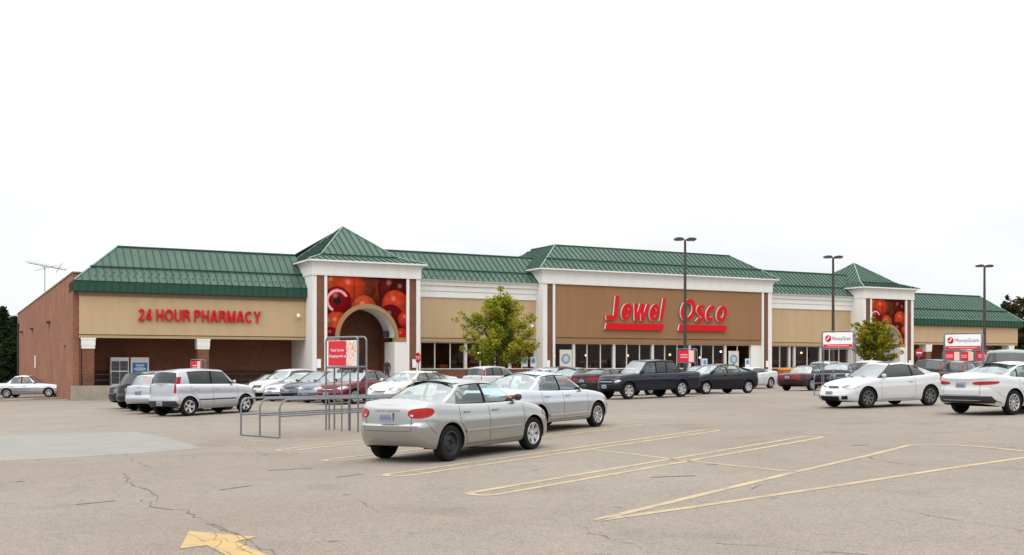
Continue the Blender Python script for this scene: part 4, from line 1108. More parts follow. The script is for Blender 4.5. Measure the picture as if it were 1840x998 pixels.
    side_g = {'clear': G_CLEAR, 'tint': G_TINT}[sp['glass']]; rear_g = {'clear': G_SHIELD, 'tint': G_TINT, None: G_SHIELD if sp['glass'] == 'clear' else G_TINT}[sp['rglass']]
    for sg in (1, -1):
        R_ = [[T(gp(c, v), sg) for v in vr] for c in col]
        for i in range(len(col) - 1):
            tg = col[i][2]
            for j in range(len(vr) - 1):
                quad = [R_[i][j], R_[i + 1][j], R_[i + 1][j + 1], R_[i][j + 1]]
                m_ = 0
                if tg == 'F':
                    if i == 4: m_ = 1 if sp.get('black_roof') else 0
                    elif j == 0 or j == 7: m_ = 3 if j == 0 else 0
                    else: glass.setdefault('windshield', MB()).poly(quad); continue
                elif tg == 'R':
                    ii = len(col) - 2 - i
                    if ii == 4: m_ = 0
                    elif j < 1 or j >= 7: m_ = 0
                    else: glass.setdefault('rear_window', MB()).poly(quad); continue
                elif tg[0] == 'W':
                    if 2 <= j <= 5: glass.setdefault('side_window_%d_%d' % (int(tg[1]), sg), MB()).poly(quad); continue
                    m_ = 3 if j in (1, 6) else 0
                elif sp.get('black_roof') and i == 5: m_ = 1
                elif tg == 'B': m_ = 3 if 1 <= j <= 6 else 0
                body.poly(quad, m_)
        # roof
        nc = 7; cap = []
        for c in col:
            b_ = gp(c, 1); base = b_[1]; r_ = []
            for k in range(nc + 1):
                f = 1 - k / nc; y = base * f; z0 = zroof(min(max(b_[0], rx1s), rx2s)) if c[2] not in 'FR' else zroof(rx1s if c[2] == 'F' else rx2s)
                yfull = yroof(b_[0]); r_.append(T((b_[0], y, z0 + zc_ * (1 - (y / yfull) ** 2)), sg))
            cap.append(r_)
        body.grid(cap, mfun=(lambda i, j: 1 if sp.get('black_roof') and gp(col[i], 1)[0] < xm and i > 0 and j > 0 else 0))
    bo = body.build('body', [pm, M_BLK, M_SEAT, M_SEAM], root, smooth=38, weld=.0008)
    for k, g in glass.items():
        nm = 'side_window' if k.startswith('side') else k
        g.build(nm, (side_g if not (k.startswith('side') and sp['rglass'] == 'tint' and k[12] != '0') else G_TINT) if nm == 'side_window' else (G_SHIELD if nm == 'windshield' else rear_g), root, smooth=60, weld=.0008)
    # ---------- skin patches
    def patch(nm, corners, mtl, off=.006, nu=8, nv=3, both=True, sides_=(1, -1), rnd=0):
        """corners: four (u, z) on the skin, bottom-front, bottom-back, top-back, top-front"""
        res = []
        for sg in (sides_ if both else (1,)):
            mb = MB(); rr_ = []
            for i in range(nu + 1):
                r_ = []
                for j in range(nv + 1):
                    a = i / nu; b_ = j / nv
                    if rnd:
                        p_, q_ = 2 * a - 1, 2 * b_ - 1
                        a = .5 + .5 * p_ * (1 - rnd * (1 - math.sqrt(1 - q_ * q_ / 2)) * 1.5); b_ = .5 + .5 * q_ * (1 - rnd * (1 - math.sqrt(1 - p_ * p_ / 2)) * 1.5)
                    u = (corners[0][0] * (1 - a) + corners[1][0] * a) * (1 - b_) + (corners[3][0] * (1 - a) + corners[2][0] * a) * b_
                    z = (corners[0][1] * (1 - a) + corners[1][1] * a) * (1 - b_) + (corners[3][1] * (1 - a) + corners[2][1] * a) * b_
                    r_.append(T(sh.P(u, z, off), sg))
                rr_.append(r_)
            mb.grid(rr_); res.append(mb.build(nm, mtl, root, smooth=60))
        return res
    def centre_patch(nm, y1, z0, z1, mtl, rear=False, off=.007, y1t=None):
        mb = MB(); rr_ = []; y1t = y1 if y1t is None else y1t
        for i_ in range(-16, 17):
            i = i_ * .375
            r_ = []
            for j in range(7):
                z = z0 + (z1 - z0) * j / 6; yy = (y1 + (y1t - y1) * j / 6) * i / 6; u = sh.ur(abs(yy)) if rear else sh.uf(abs(yy))
                r_.append(T(sh.P(u, z, off), 1 if yy >= 0 else -1))
            rr_.append(r_)
        mb.grid(rr_); return mb.build(nm, mtl, root, smooth=60)
    hy, hx, hz0, hz1 = sp['head']; ty_, tx, tz0, tz1 = sp['tail']
    ufy, urf, uss = sh.uf, sh.ur, sh.us
    patch('headlight', [(ufy(hy + .04), hz0), (uss(hx * .8), hz0 + .03), (uss(hx), hz1), (ufy(hy), hz1 - .04)], L_HEAD, .008, 10, 6, rnd=.8)
    if not sp.get('black_roof'): patch('indicator', [(uss(hx * .75), hz0 + .04), (uss(hx * .9), hz0 + .07), (uss(hx * .97), hz1 - .05), (uss(hx * .86), hz1 - .05)], L_AMB, .012, 3)
    else: patch('fog_recess', [(ufy(.50), .30), (ufy(.66), .30), (ufy(.66), .42), (ufy(.50), .40)], M_SEAM, .008, 6, 3)
    if sp.get('tall_tail'):
        x_ = L - .04; zz0, zz1 = sp['tall_tail']
        patch('taillight', [(urf(ty_), tz0), (uss(L - tx), tz0), (uss(L - tx), tz1), (urf(ty_ + .02), tz1)], L_RED, .012, 6, 4)
        for sg in (1, -1):
            mb = MB(); rr_ = []
            for v in (0.0, .2, .4, .6, .8, .93):
                c = col[iC]; c1_ = col[iC - 1]; c2 = col[iC + 1]; p0 = gp(c, v); p1 = gp(c1_, v); p2 = gp(c2, v)
                a = tuple(p0[k] + (p1[k] - p0[k]) * min(1, .13 / max(.05, abs(p0[0] - p1[0]))) for k in range(3)); 
                b_ = tuple(p0[k] + (p2[k] - p0[k]) * .7 for k in range(3))
                if zz0 <= p0[2] <= zz1 + .1: rr_.append([T((a[0], a[1] + .012, a[2]), sg), T((p0[0] + .014, p0[1] + .012, p0[2]), sg), T((b_[0] + .014, b_[1], b_[2]), sg)])
            if len(rr_) > 1: mb.grid(rr_); mb.build('upper_taillight', L_RED, root, smooth=60)
    else:
        patch('taillight', [(urf(ty_ + .03), tz0), (uss(L - tx * .8), tz0 + .03), (uss(L - tx), tz1), (urf(ty_), tz1 - .02)], L_RED, .010, 12, 8, rnd=.55)
        if sp.get('rev'): patch('reverse_lamp', [(urf(ty_ + .07), tz0 + .05), (urf(ty_ + .12), tz0 + .05), (urf(ty_ + .12), tz1 - .12), (urf(ty_ + .07), tz1 - .12)], L_WHT, .014, 2, 1)
    gy_, gz0, gz1 = sp['grille']; centre_patch('grille', gy_, gz0, gz1, M_SEAM, off=.008)
    centre_patch('grille_bar', gy_ * .96, (gz0 + gz1) / 2 - .008, (gz0 + gz1) / 2 + .008, M_CHROME, off=.012)
    iy, iz0, iz1 = sp['intake']; centre_patch('lower_intake', iy, iz0, iz1, M_SEAM, off=.006)
    if sp.get('under'): centre_patch('bumper_valance', hw * 1.0, sh.zb(L) + .002, sh.zb(L) + sp['under'], M_BLK, True, .014, hw * .88)
    # bumper seams and trunk lines
    def line(nm, path, wd=.010, sides_=(1, -1), off=.0045, mtl=M_SEAM):
        for sg in sides_:
            P3 = [Vector(sh.P(u, z, off)) for u, z in path]; rr_ = []
            for i, p in enumerate(P3):
                d = (P3[min(i + 1, len(P3) - 1)] - P3[max(i - 1, 0)]).normalized(); x, y, nx, ny = sh.at(path[i][0]); s_ = d.cross(Vector((nx, ny, 0))).normalized() * wd / 2
                rr_.append([T(p + s_, sg), T(p - s_, sg)])
            MB().grid(rr_).build(nm, mtl, root)
    if detail:
        # doors
        dz0 = sp['sill'] + .07; dd = sp['doors'] or [(sp['win'][0][0] - .16, sp['win'][0][2] + .03)] + ([(sp['win'][0][2] + .03, sp['win'][1][2] - .02)] if len(sp['win']) > 1 else [])
        for k, (a, b_) in enumerate(dd):
            n = 8; re_ = fo + wb - ra
            def xe(z):        # rear edge follows the wheel arch
                if b_ < re_: return b_
                dz = max(0, z - rw); g_ = fo + wb - math.sqrt(max(0, (ra + .07) ** 2 - dz * dz)) if dz < ra + .07 else 99
                return min(b_, g_)
            zt_ = lambda x: sh.ztop(x) - .035
            path = [(uss(a), zt_(a) - (zt_(a) - dz0) * i / n) for i in range(n + 1)] + [(uss(a + (min(b_, re_ - .06) - a) * i / 6), dz0) for i in range(1, 7)]
            line('door_gap', path, .007, mtl=M_GAP)
            if k == len(dd) - 1: line('door_gap', [(uss(xe(dz0 + (zt_(b_) - dz0) * i / 14)), dz0 + (zt_(b_) - dz0) * i / 14) for i in range(15)], .007, mtl=M_GAP)
            hz = sp['handle_z']; xh = min(b_, re_ + .25) - .20
            for sg in (1, -1):
                p = T(sh.P(uss(xh), hz, .02), sg)
                MB().obox(p, (.085, 0, 0), (0, .012, 0), (0, 0, .013)).build('door_handle', pm if not clad else M_BLK, root, smooth=30)
        # bumper seams
        line('bumper_gap', [(uss(fo + wb + ra + .02 + (L - .22 - fo - wb - ra) * i / 8), .50 + (sp['tail'][2] - .52) * (i / 8) ** 1.5) for i in range(9)], .005, mtl=M_GAP)
        line('bumper_gap', [(uss(fo - ra - .01 - 0.03 * i), rw + .12 + .05 * i) for i in range(5)], .005, mtl=M_GAP)
        if not sp['suv']: line('boot_gap', [(urf(hw * .62 * i / 6 + .001), .56) for i in range(7)] + [(urf(hw * .62), .56 + .05 * i) for i in range(1, 7)], .008, mtl=M_GAP)
        if sp['mould']: 
            mz, mm = sp['mould']; a, b_ = fo + ra + .06, fo + wb - ra - .04
            for sg in (1, -1):
                mb = MB(); rr_ = []
                for i in range(11):
                    u = uss(a + (b_ - a) * i / 10); rr_.append([T(sh.P(u, mz - .025, .003), sg), T(sh.P(u, mz - .018, .016), sg), T(sh.P(u, mz + .018, .016), sg), T(sh.P(u, mz + .025, .003), sg)])
                mb.grid(rr_).build('side_moulding', pm if mm == 'body' else M_BLK, root, smooth=30)
    # sill strip, wipers
    # plates
    def platebox(front):
        z = sp['plate_z'] if not front else sp['intake'][2] + .09; u = sh.uf(.001) if front else sh.ur(.001); p = sh.P(u, z, .02)
        mb = MB().obox(T(p), (.01, 0, 0), (0, .15, 0), (0, 0, .075), 0); mb2 = mb
        sgn = 1 if front else -1; xx = T(p)[0] + sgn * .0115
        mb.poly([(xx, -.14, p[2] - .065), (xx, .14, p[2] - .065), (xx, .14, p[2] - .0), (xx, -.14, p[2] - .0)], 1)
        for k in range(5): y = -.11 + k * .05; mb.poly([(xx + sgn * .002, y, p[2] - .035), (xx + sgn * .002, y + .028, p[2] - .035), (xx + sgn * .002, y + .028, p[2] + .04), (xx + sgn * .002, y, p[2] + .04)], 2)
        mb.build('licence_plate', [mat('plate_white', (.34, .38, .43), .6, spec=.2), mat('plate_blue', (.16, .23, .33), .6, spec=.2), mat('plate_mark', (.17, .14, .20), .6)], root)
    platebox(False)
    if sp.get('front_plate', True): platebox(True)
    # mirrors
    mx_ = sp['win'][0][0] + .02
    for sg in (1, -1):
        yb_ = yb_at(mx_); zz = sh.ztop(mx_) + .10
        mb = MB(); mb.sphere((0, 0, 0), 1, 7)
        q_ = lambda a: math.copysign(abs(a) ** .7, a)
        mb.v = [(X0 - mx_ + q_(v[0]) * .05, sg * (yb_ + .095) + q_(v[1]) * .075, zz - .02 + q_(v[2]) * .058) for v in mb.v]
        o = len(mb.f); mb.obox((X0 - mx_, sg * (yb_ + .03), zz - .04), (.025, 0, 0), (0, .06, 0), (0, 0, .015), 1)
        mb.build('door_mirror', [M_BLK if sp.get('black_mirror') else pm, M_BLK], root, smooth=50)
    # wipers
    if detail:
        for y0 in (-.05, .45): MB().tube([T((cx_ + .10 + .12 * (y0 + .0), y0, zdeck(cx_ + .1, 0) + .03)), T((cx_ + .26, y0 - .42, zdeck(cx_ + .1, 0) + .085))], .009, 5).build('wiper', M_SEAM, root)
    # cabin
    zb_ = sh.ztop(xm) ; xs_ = cxs + .80
    rowsx = [xs_] + ([xs_ + .85] if len(sp['win']) > 1 and not bedr else [])
    for k, xx in enumerate(rowsx):
        for y in (-.37, .37):
            cab = MB(); tall = .60 if k == 0 else .42
            rr_ = []
            for t_, hw_, th in ((0, .24, .09), (.35, .25, .09), (.62, .22, .07), (.70, .14, .05)):
                z = zb_ - .25 + t_ * tall; xo = xx + t_ * .16
                rr_.append([T((xo + a * th, y + b_ * hw_, z)) for a, b_ in ((-1, -1), (-1, 1), (1, 1), (1, -1), (-1, -1))])
            cab.grid(rr_); cab.poly(rr_[-1][:4]); c = T((xx + .13, y, zb_ - .25 + tall * .7 + (.11 if k == 0 else .06)))
            cab.obox(c, (.04, 0, .0), (0, .11, 0), (0, 0, .06))
            cab.build('seat', M_SEAT, root, smooth=50)
    dsh = MB(); d0 = cx_ + .30
    dsh.grid([[T((d0 + a, y, zdeck(d0, 0) + h - .01 + (-.03 if abs(y) > .5 else 0))) for a, h in ((-.1, -.02), (.1, .02), (.3, .04), (.42, .0), (.45, -.1))] for y in (-.62, -.4, 0, .4, .62)])
    dsh.lathe([(.17, 0), (.185, .015), (.17, .03)], 18, 'x', c=T((d0 + .62, .36, zb_ + .02))); dsh.build('dashboard', M_SEAT, root, smooth=50)
    # wheels
    for k, ax in enumerate(axles):
        for sg in (1, -1):
            st = sp['rim']
            if sp.get('rear_steel') and k == 1 and sg < 0: st = 'steel'
            tym, rmm = wheel_mesh(rw, sp['tw'], st, sp['spokes'])
            wo = empty('wheel', (X0 - ax, sg * (hw - sp['tw'] / 2 - .022), rw), math.pi if sg > 0 else 0, root)
            a_ = random.random() * 6
            inst(tym, 'tyre', wo); inst(rmm, 'rim', wo, rot=(0, a_, 0))
    if sp['rack']:
        for sg in (1, -1):
            y = yroof(xm) - .06; MB().tube([(X0 - xr1 - .25, sg * y, zroof(xr1 + .25) + .0), (X0 - xr1 - .35, sg * y, zroof(xm) + .055), (X0 - xr2 + .35, sg * y, zroof(xm) + .055), (X0 - xr2 + .25, sg * y, zroof(xr2 - .25))], .018, 6).build('roof_rail', M_BLK if sp['rack'] == 'black' else M_GALV, root)
    if sp.get('antenna'):
        xx = xr2 - .12; MB().tube([(X0 - xx, 0, zroof(xr2 - .1) + zc_ + .02), (X0 - xx - .12, 0, zroof(xr2 - .1) + zc_ + .18)], .006, 5).build('antenna', M_BLK, root)
    if sp['spoiler']:
        MB().obox(T((L - .16, 0, sh.ztop(L - .2) + .05)), (.10, 0, .01), (0, hw * .68, 0), (0, 0, .014)).build('spoiler', pm, root, smooth=40)
    if sp.get('badge', True):
        p = sh.P(sh.ur(.001), sp['tail'][3] - .05, .012)
        MB().obox(T(p), (.006, 0, 0), (0, .05, 0), (0, 0, .02)).build('badge', M_CHROME, root)
    if sp.get('garnish'):
        p = sh.P(sh.ur(.001), sp['plate_z'] + .115, .018); MB().obox(T(p), (.012, 0, 0), (0, .27, 0), (0, 0, .014)).build('boot_garnish', M_CHROME, root, smooth=30)
    return root

# ---------------------------------------------------------------- body types
SED = spec()
COROLLA = spec(L=4.33, W=1.69, H=1.42, wb=2.6, fo=.93, rw=.315, rev=True, cf=.8, cr=.55, sill=.205,
    zt=[(0, .66), (.3, .76), (.9, .90), (1.3, .955), (2.3, .965), (3.2, .985), (3.75, 1.03), (4.05, 1.05), (4.33, .99)],
    xc=.95, xcs=1.32, xr1=1.86, xr2=3.02, xb=3.90, xbs=3.60, yr=.54, zr1=1.37, zr2=1.375,
    win=[(1.42, 2.0, 2.36, 2.38), (2.44, 2.46, 3.28, 3.08)], head=(.42, .60, .60, .80), tail=(.44, .40, .76, .96), spokes=6, rear_steel=True,
    plate_z=.80, handle_z=.84, mould=(.50, 'body'), black_mirror=True, antenna=True, garnish=True)
JETTA = spec(L=4.63, W=1.78, H=1.46, wb=2.65, fo=.88, rw=.32, cf=.65, cr=.55,
    zt=[(0, .68), (.3, .80), (.9, .92), (1.4, .965), (2.5, .985), (3.4, 1.01), (3.9, 1.04), (4.3, 1.05), (4.63, 1.0)],
    xc=1.0, xcs=1.40, xr1=1.98, xr2=3.12, xb=4.05, xbs=3.72, yr=.56, zr1=1.41, zr2=1.39, win=[(1.52, 2.1, 2.46, 2.48), (2.54, 2.56, 3.40, 3.15)],
    head=(.48, .55, .62, .80), tail=(.44, .4, .74, .95), spokes=9, mould=(.40, 'body'), handle_z=.86, black_mirror=True)
SOUL = spec(L=4.0, W=1.66, H=1.67, wb=2.55, fo=.80, rw=.33, cf=.6, cr=.42, pr=3.6, sill=.25, suv=True,
    zt=[(0, .74), (.25, .90), (.8, 1.03), (1.3, 1.07), (2.5, 1.10), (3.5, 1.13), (3.9, 1.13), (4.0, 1.12)],
    rear=[(0, .10), (.08, .02), (.22, 0), (.40, 0), (.44, .04), (.7, .055), (1, .085)],
    side=[(0, .07), (.07, .03), (.2, .0), (.45, .012), (.6, .03), (.75, .028), (.88, .035), (.95, .055), (1, .09)],
    xc=.90, xcs=1.20, xr1=1.62, xr2=3.80, xb=3.94, xbs=3.80, yr=.64, zr1=1.60, zr2=1.58, bulge=.02,
    win=[(1.32, 1.76, 2.28, 2.30), (2.36, 2.38, 3.26, 3.36)], head=(.5, .45, .72, .92), tail=(.66, .12, .82, 1.13), tall_tail=(1.05, 1.33), rglass='tint', glass='tint', under=.20,
    spokes=5, plate_z=.46, handle_z=.93, mould=(.56, 'black'), intake=(.6, .26, .42), grille=(.3, .74, .80))
SUV = spec(L=4.55, W=1.82, H=1.70, wb=2.65, fo=.88, rw=.35, cf=.65, cr=.45, pr=3.4, sill=.30, suv=True,
    zt=[(0, .76), (.25, .93), (.8, 1.05), (1.4, 1.09), (2.5, 1.10), (3.8, 1.12), (4.4, 1.12), (4.55, 1.10)],
    rear=[(0, .10), (.08, .02), (.22, 0), (.42, 0), (.46, .05), (.7, .06), (1, .09)],
    xc=1.05, xcs=1.45, xr1=2.02, xr2=4.18, xb=4.42, xbs=4.24, yr=.62, zr1=1.63, zr2=1.59, bulge=.025,
    win=[(1.58, 2.14, 2.52, 2.54), (2.60, 2.62, 3.32, 3.34), (3.42, 3.44, 4.05, 3.92)], doors=[(1.42, 2.55), (2.55, 3.45)],
    head=(.52, .42, .72, .90), tail=(.74, .12, .88, 1.12), tall_tail=(1.08, 1.40), rglass='tint', spokes=5, plate_z=.84, handle_z=.93, clad=.36, intake=(.55, .3, .44), grille=(.34, .70, .82))
BIGSUV = spec(**{**SUV, 'L': 5.0, 'W': 1.98, 'H': 1.90, 'wb': 2.95, 'rw': .38, 'xr2': 4.62, 'xb': 4.86, 'xbs': 4.68, 'yr': .70, 'zr1': 1.83, 'zr2': 1.81,
    'zt': [(0, .86), (.25, 1.03), (.8, 1.14), (1.4, 1.17), (3.0, 1.18), (4.8, 1.19), (5.0, 1.18)], 'win': [(1.60, 2.14, 2.62, 2.64), (2.70, 2.72, 3.52, 3.54), (3.62, 3.64, 4.5, 4.4)], 'doors': [(1.45, 2.66), (2.66, 3.6)]})
COUPE = spec(L=4.38, W=1.75, H=1.49, wb=2.70, fo=.90, rw=.335, cf=.8, cr=.5, sill=.21,
    zt=[(0, .62), (.3, .74), (.9, .88), (1.4, .95), (2.6, .985), (3.4, 1.03), (4.0, 1.08), (4.38, 1.05)],
    xc=1.0, xcs=1.42, xr1=2.0, xr2=3.12, xb=4.18, xbs=3.92, yr=.56, zr1=1.43, zr2=1.40, win=[(1.56, 2.14, 2.86, 2.82), (2.94, 2.90, 3.50, 3.20)],
    doors=[(1.46, 2.92)], glass='tint', head=(.42, .62, .62, .78), tail=(.48, .35, .74, .94), spokes=7, rim='dark', black_roof=True, intake=(.42, .26, .40), grille=(.26, .66, .72), handle_z=.84)
PRIUS = spec(L=4.45, W=1.73, H=1.49, wb=2.70, fo=.88, rw=.31, cf=.8, cr=.42, zt=[(0, .66), (.3, .80), (.8, .94), (1.2, 1.0), (2.4, 1.01), (3.4, 1.06), (4.1, 1.12), (4.45, 1.08)],
    xc=.72, xcs=1.15, xr1=1.85, xr2=2.95, xb=4.28, xbs=4.05, yr=.54, zr1=1.44, zr2=1.43, win=[(1.32, 1.98, 2.26, 2.26), (2.33, 2.33, 3.12, 2.98), (3.20, 3.04, 3.66, 3.3)],
    doors=[(1.22, 2.30), (2.30, 3.22)], tail=(.60, .2, .82, 1.08), head=(.46, .55, .66, .84), spokes=6, handle_z=.90)
OPTIMA = spec(L=4.85, W=1.86, H=1.47, wb=2.80, fo=.95, rw=.345, cf=.8, cr=.6, sill=.24, crown=.06,
    zt=[(0, .68), (.3, .80), (1.0, .93), (1.5, .97), (2.8, 1.0), (3.6, 1.045), (4.1, 1.09), (4.6, 1.115), (4.85, 1.06)],
    xc=1.1, xcs=1.5, xr1=2.1, xr2=3.15, xb=4.35, xbs=4.02, yr=.57, zr1=1.42, zr2=1.40, win=[(1.64, 2.22, 2.62, 2.64), (2.70, 2.72, 3.46, 3.22), (3.52, 3.26, 3.80, 3.42)],
    doors=[(1.5, 2.66), (2.66, 3.5)], antenna=True, under=.20, tail=(.34, .52, .83, .95), spokes=10, plate_z=.84, handle_z=.88, garnish=False, rear=[(0, .16), (.09, .08), (.12, .02), (.3, 0), (.5, .0), (.62, .05), (.8, .06), (.92, .035), (.96, .05), (1, .12)])
VIC = spec(L=5.38, W=1.98, H=1.46, wb=2.91, fo=1.05, rw=.34, cf=.7, cr=.65, zt=[(0, .66), (.3, .80), (1.2, .90), (1.7, .93), (3.4, .95), (4.2, .96), (5.0, .95), (5.38, .88)],
    xc=1.55, xcs=1.9, xr1=2.45, xr2=3.55, xb=4.3, xbs=3.95, yr=.60, win=[(2.02, 2.57, 2.90, 2.92), (2.98, 3.0, 3.75, 3.55)], tail=(.5, .3, .68, .86), spokes=7, mould=(.5, 'body'))
TACOMA = spec(L=5.05, W=1.62, H=1.69, wb=3.10, fo=.72, rw=.36, cf=.5, cr=.25, pr=5, sill=.36, crown=.03, suv=True,
    zt=[(0, .86), (.22, .98), (.7, 1.05), (1.2, 1.08), (2.0, 1.09), (5.1, 1.10)], xc=1.15, xcs=1.42, xr1=1.85, xr2=3.62, xb=3.98, xbs=3.94, yr=.58, zr1=1.64, zr2=1.62, bulge=.02,
    win=[(1.52, 1.94, 2.34, 2.36), (2.42, 2.44, 2.98, 2.98), (3.06, 3.04, 3.80, 3.52)], doors=[(1.42, 2.40)], bed=(4.06, 5.0), tail=(.76, .12, .80, 1.02), head=(.5, .30, .70, .86), grille=(.45, .66, .86), intake=(.5, .36, .46), plate_z=.55, spokes=6, rglass='tint', handle_z=.95,
    rear=[(0, .1), (.1, .02), (1, .02)])

def put(car, hd, px=None, py=None, which=None, sp=None, at=None):
    """stand the car at heading hd (degrees clockwise from +Y) so that a given wheel, or its nose or tail, touches the ground point"""
    h = R(hd); fwd = Vector((math.sin(h), math.cos(h), 0)); rgt = Vector((math.cos(h), -math.sin(h), 0))
    p = unproj(px, py) if at is None else Vector((at[0], at[1], 0))
    wb, hw = sp['wb'], sp['W'] / 2 - .1
    off = {'RR': -fwd * wb / 2 + rgt * hw, 'FR': fwd * wb / 2 + rgt * hw, 'FL': fwd * wb / 2 - rgt * hw, 'RL': -fwd * wb / 2 - rgt * hw,
           'nose': fwd * (wb / 2 + sp['fo']), 'tail': -fwd * (sp['L'] - wb / 2 - sp['fo']), 'mid': Vector((0, 0, 0))}[which]
    c = p - off; e = .6
    n = Vector((-(G(c.x + e, c.y) - G(c.x - e, c.y)) / (2 * e), -(G(c.x, c.y + e) - G(c.x, c.y - e)) / (2 * e), 1)).normalized()
    fx_ = (fwd - n * fwd.dot(n)).normalized(); ly = n.cross(fx_)
    m = Matrix((fx_, ly, n)).transposed().to_4x4(); m.translation = Vector((c.x, c.y, G(c.x, c.y)))
    car.matrix_world = m; return c

V = [  # spec, paint, label, category, heading, which, px, py / world
 (COROLLA, 'silver', 'champagne-silver four-door sedan nearest the camera, with a bare black steel rear wheel', 'car', 34.5, 'RR', 806, 829, 0),
 (JETTA, 'silver2', 'bluish-silver four-door sedan parked just beyond the nearest silver sedan', 'car', 36, 'FR', 1071, 767, 0),
 (SOUL, 'silverw', 'boxy silver hatchback with black side strip, nearest of the left parked row', 'car', 31.5, 'RR', 339, 748, 0),
]
C1 = put(make_car(V[0][0], PT[V[0][1]], V[0][2]), 34.5, 806, 829, 'RR', COROLLA)
C2 = put(make_car(JETTA, PT['silver2'], V[1][2]), 36, 1071, 767, 'FR', JETTA)
C3 = put(make_car(SOUL, PT['silverw'], V[2][2]), 34, 339, 748, 'RR', SOUL)
NN = Vector((-.469, .883, 0))
def add(sp, pt, label, hd, which, px=None, py=None, at=None, cat='car', nm='parked_car', det=True):
    return put(make_car(sp, PT[pt], label, cat, name=nm, detail=det), hd, px, py, which, sp, at)
LOWZ = [(a, b_ * .93) for a, b_ in SUV['zt']]
MINI = spec(**{**SUV, 'L': 4.6, 'H': 1.52, 'zr1': 1.46, 'zr2': 1.43, 'zt': LOWZ, 'clad': 0, 'tall_tail': (1.0, 1.2), 'tail': (.74, .12, .80, 1.04), 'plate_z': .80, 'rglass': 'clear'})
CRV = spec(**{**SUV, 'H': 1.60, 'zr1': 1.54, 'zr2': 1.5, 'zt': LOWZ, 'L': 4.5, 'tall_tail': (1.0, 1.5), 'tail': (.74, .14, .88, 1.04)})
pS = C3 + NN * 3.0; add(MINI, 'silver2', 'silver minivan with clear rear glass, directly behind the boxy silver hatchback', 31.5, 'mid', at=pS)
pS = C3 + NN * 6.0; add(CRV, 'black', 'black compact SUV with tall red pillar lamps between silver minivan and dark sedan', 31.5, 'mid', at=pS, cat='SUV')
pS = C3 + NN * 9.0; add(SED, 'charcoal', 'dark charcoal sedan at the far left end of the left row, tail to the lane', 31.5, 'mid', at=pS)
# the row facing the camera
rows_ = [(spec(**{**PRIUS, 'H': 1.42, 'zr1': 1.38, 'zr2': 1.36}), 'cream', 'cream-white coupe facing left beside the cart corral sign', 0, None),
         (JETTA, 'red', 'dark red sedan facing left behind the cart corral rails', 6.0, None),
         (SED, 'bluegrey', 'blue-grey sedan facing left, between the dark red and the dark grey one', 9.0, None),
         (spec(**{**COUPE, 'black_roof': False}), 'dgrey', 'dark grey coupe facing left between the blue-grey and the light silver sedans', 12.0, None),
         (SED, 'silverw', 'light silver sedan facing left, between dark grey coupe and white SUV', 15.0, None),
         (SUV, 'white', 'white SUV with roof above its neighbours in the row facing left', 18.0, None),
         (JETTA, 'dgrey', 'dark grey sedan facing left, last of its row by the pharmacy recess', 21.0, None)]
n0 = unproj(676, 736)
for sp, pt, lab, s_, _ in rows_:
    p = n0 + NN * s_; add(sp, pt, lab, 213, 'nose', at=(p.x, p.y), cat='SUV' if sp is SUV else 'car')
add(TACOMA, 'navy', 'black extended-cab pickup truck facing left in the middle of the lot', 235, 'FL', 1129, 718, cat='pickup truck', nm='pickup_truck')
add(PRIUS, 'black', 'black wedge-shaped hatchback parked behind the black pickup tail', 240, 'FL', 1268, 709)
add(spec(**{**COUPE, 'black_roof': False, 'rim': 'alloy', 'tail': (.20, .35, .74, .92), 'H': 1.36, 'zr1': 1.31, 'zr2': 1.29}), 'charcoal', 'black coupe with full-width red tail lamps beside the pickup nose', 40, 'tail', at=(3.3, 50.2))
add(SED, 'grey', 'slate-grey sedan with its tail to the lane, between black coupe and white sedan', 38, 'tail', at=(1.9, 52.6))
add(spec(**{**SED, 'tall_tail': None}), 'white', 'white sedan seen over the bluish-silver sedan, left of the slate-grey one', 38, 'tail', at=(.3, 55.6))
add(SUV, 'white', 'small white SUV parked in front of the yellow-green tree', 40, 'tail', at=(-2.4, 61.0), cat='SUV')
add(spec(**{**SUV, 'H': 1.6, 'zr1': 1.55, 'zr2': 1.5}), 'charcoal', 'dark wagon with roof rails behind the white sedan, nearest the store windows', 215, 'mid', at=(2.4, 63.5))
add(SED, 'silver', 'silver sedan mostly hidden behind the black pickup cab', 222, 'mid', at=(7.0, 53.0))
add(SED, 'dgrey', 'dark grey sedan showing only its roof over the pickup bed', 222, 'mid', at=(10.0, 56.0))
MUST = spec(**{**COUPE, 'black_roof': False, 'rim': 'alloy', 'H': 1.36, 'zr1': 1.31, 'zr2': 1.29, 'L': 4.7})
add(MUST, 'white', 'low white coupe with its nose behind the black hatchback', 228, 'RL', 1384, 698)
add(spec(**{**VIC, 'L': 4.85, 'W': 1.8, 'fo': .95, 'wb': 2.75, 'H': 1.42, 'xc': 1.35, 'xcs': 1.7, 'xr1': 2.25, 'xr2': 3.25, 'xb': 3.95, 'xbs': 3.6, 'win': [(1.82, 2.37, 2.62, 2.64), (2.7, 2.72, 3.42, 3.2)], 'zt': [(0, .66), (.3, .80), (1.2, .90), (4.4, .95), (4.85, .9)], 'tail': (.2, .25, .66, .84)}), 'maroon', 'old dark maroon sedan, tail to the lane, left of the first white corral sign', 48, 'tail', 1414, 703)
add(spec(**{**SUV, 'H': 1.56, 'zr1': 1.5, 'zr2': 1.46, 'clad': 0, 'rglass': 'clear', 'tall_tail': None, 'L': 4.4, 'xr2': 3.8, 'xb': 4.28, 'xbs': 4.1, 'win': SUV['win'][:2] + [(3.42, 3.44, 3.9, 3.6)]}), 'dgrey', 'dark grey hatchback seen from behind beneath the first white corral sign', 36, 'tail', 1497, 702)
add(SUV, 'white', 'white SUV roof showing behind the windshield of the white sports coupe', 38, 'mid', at=(21.3, 62.0), cat='SUV')
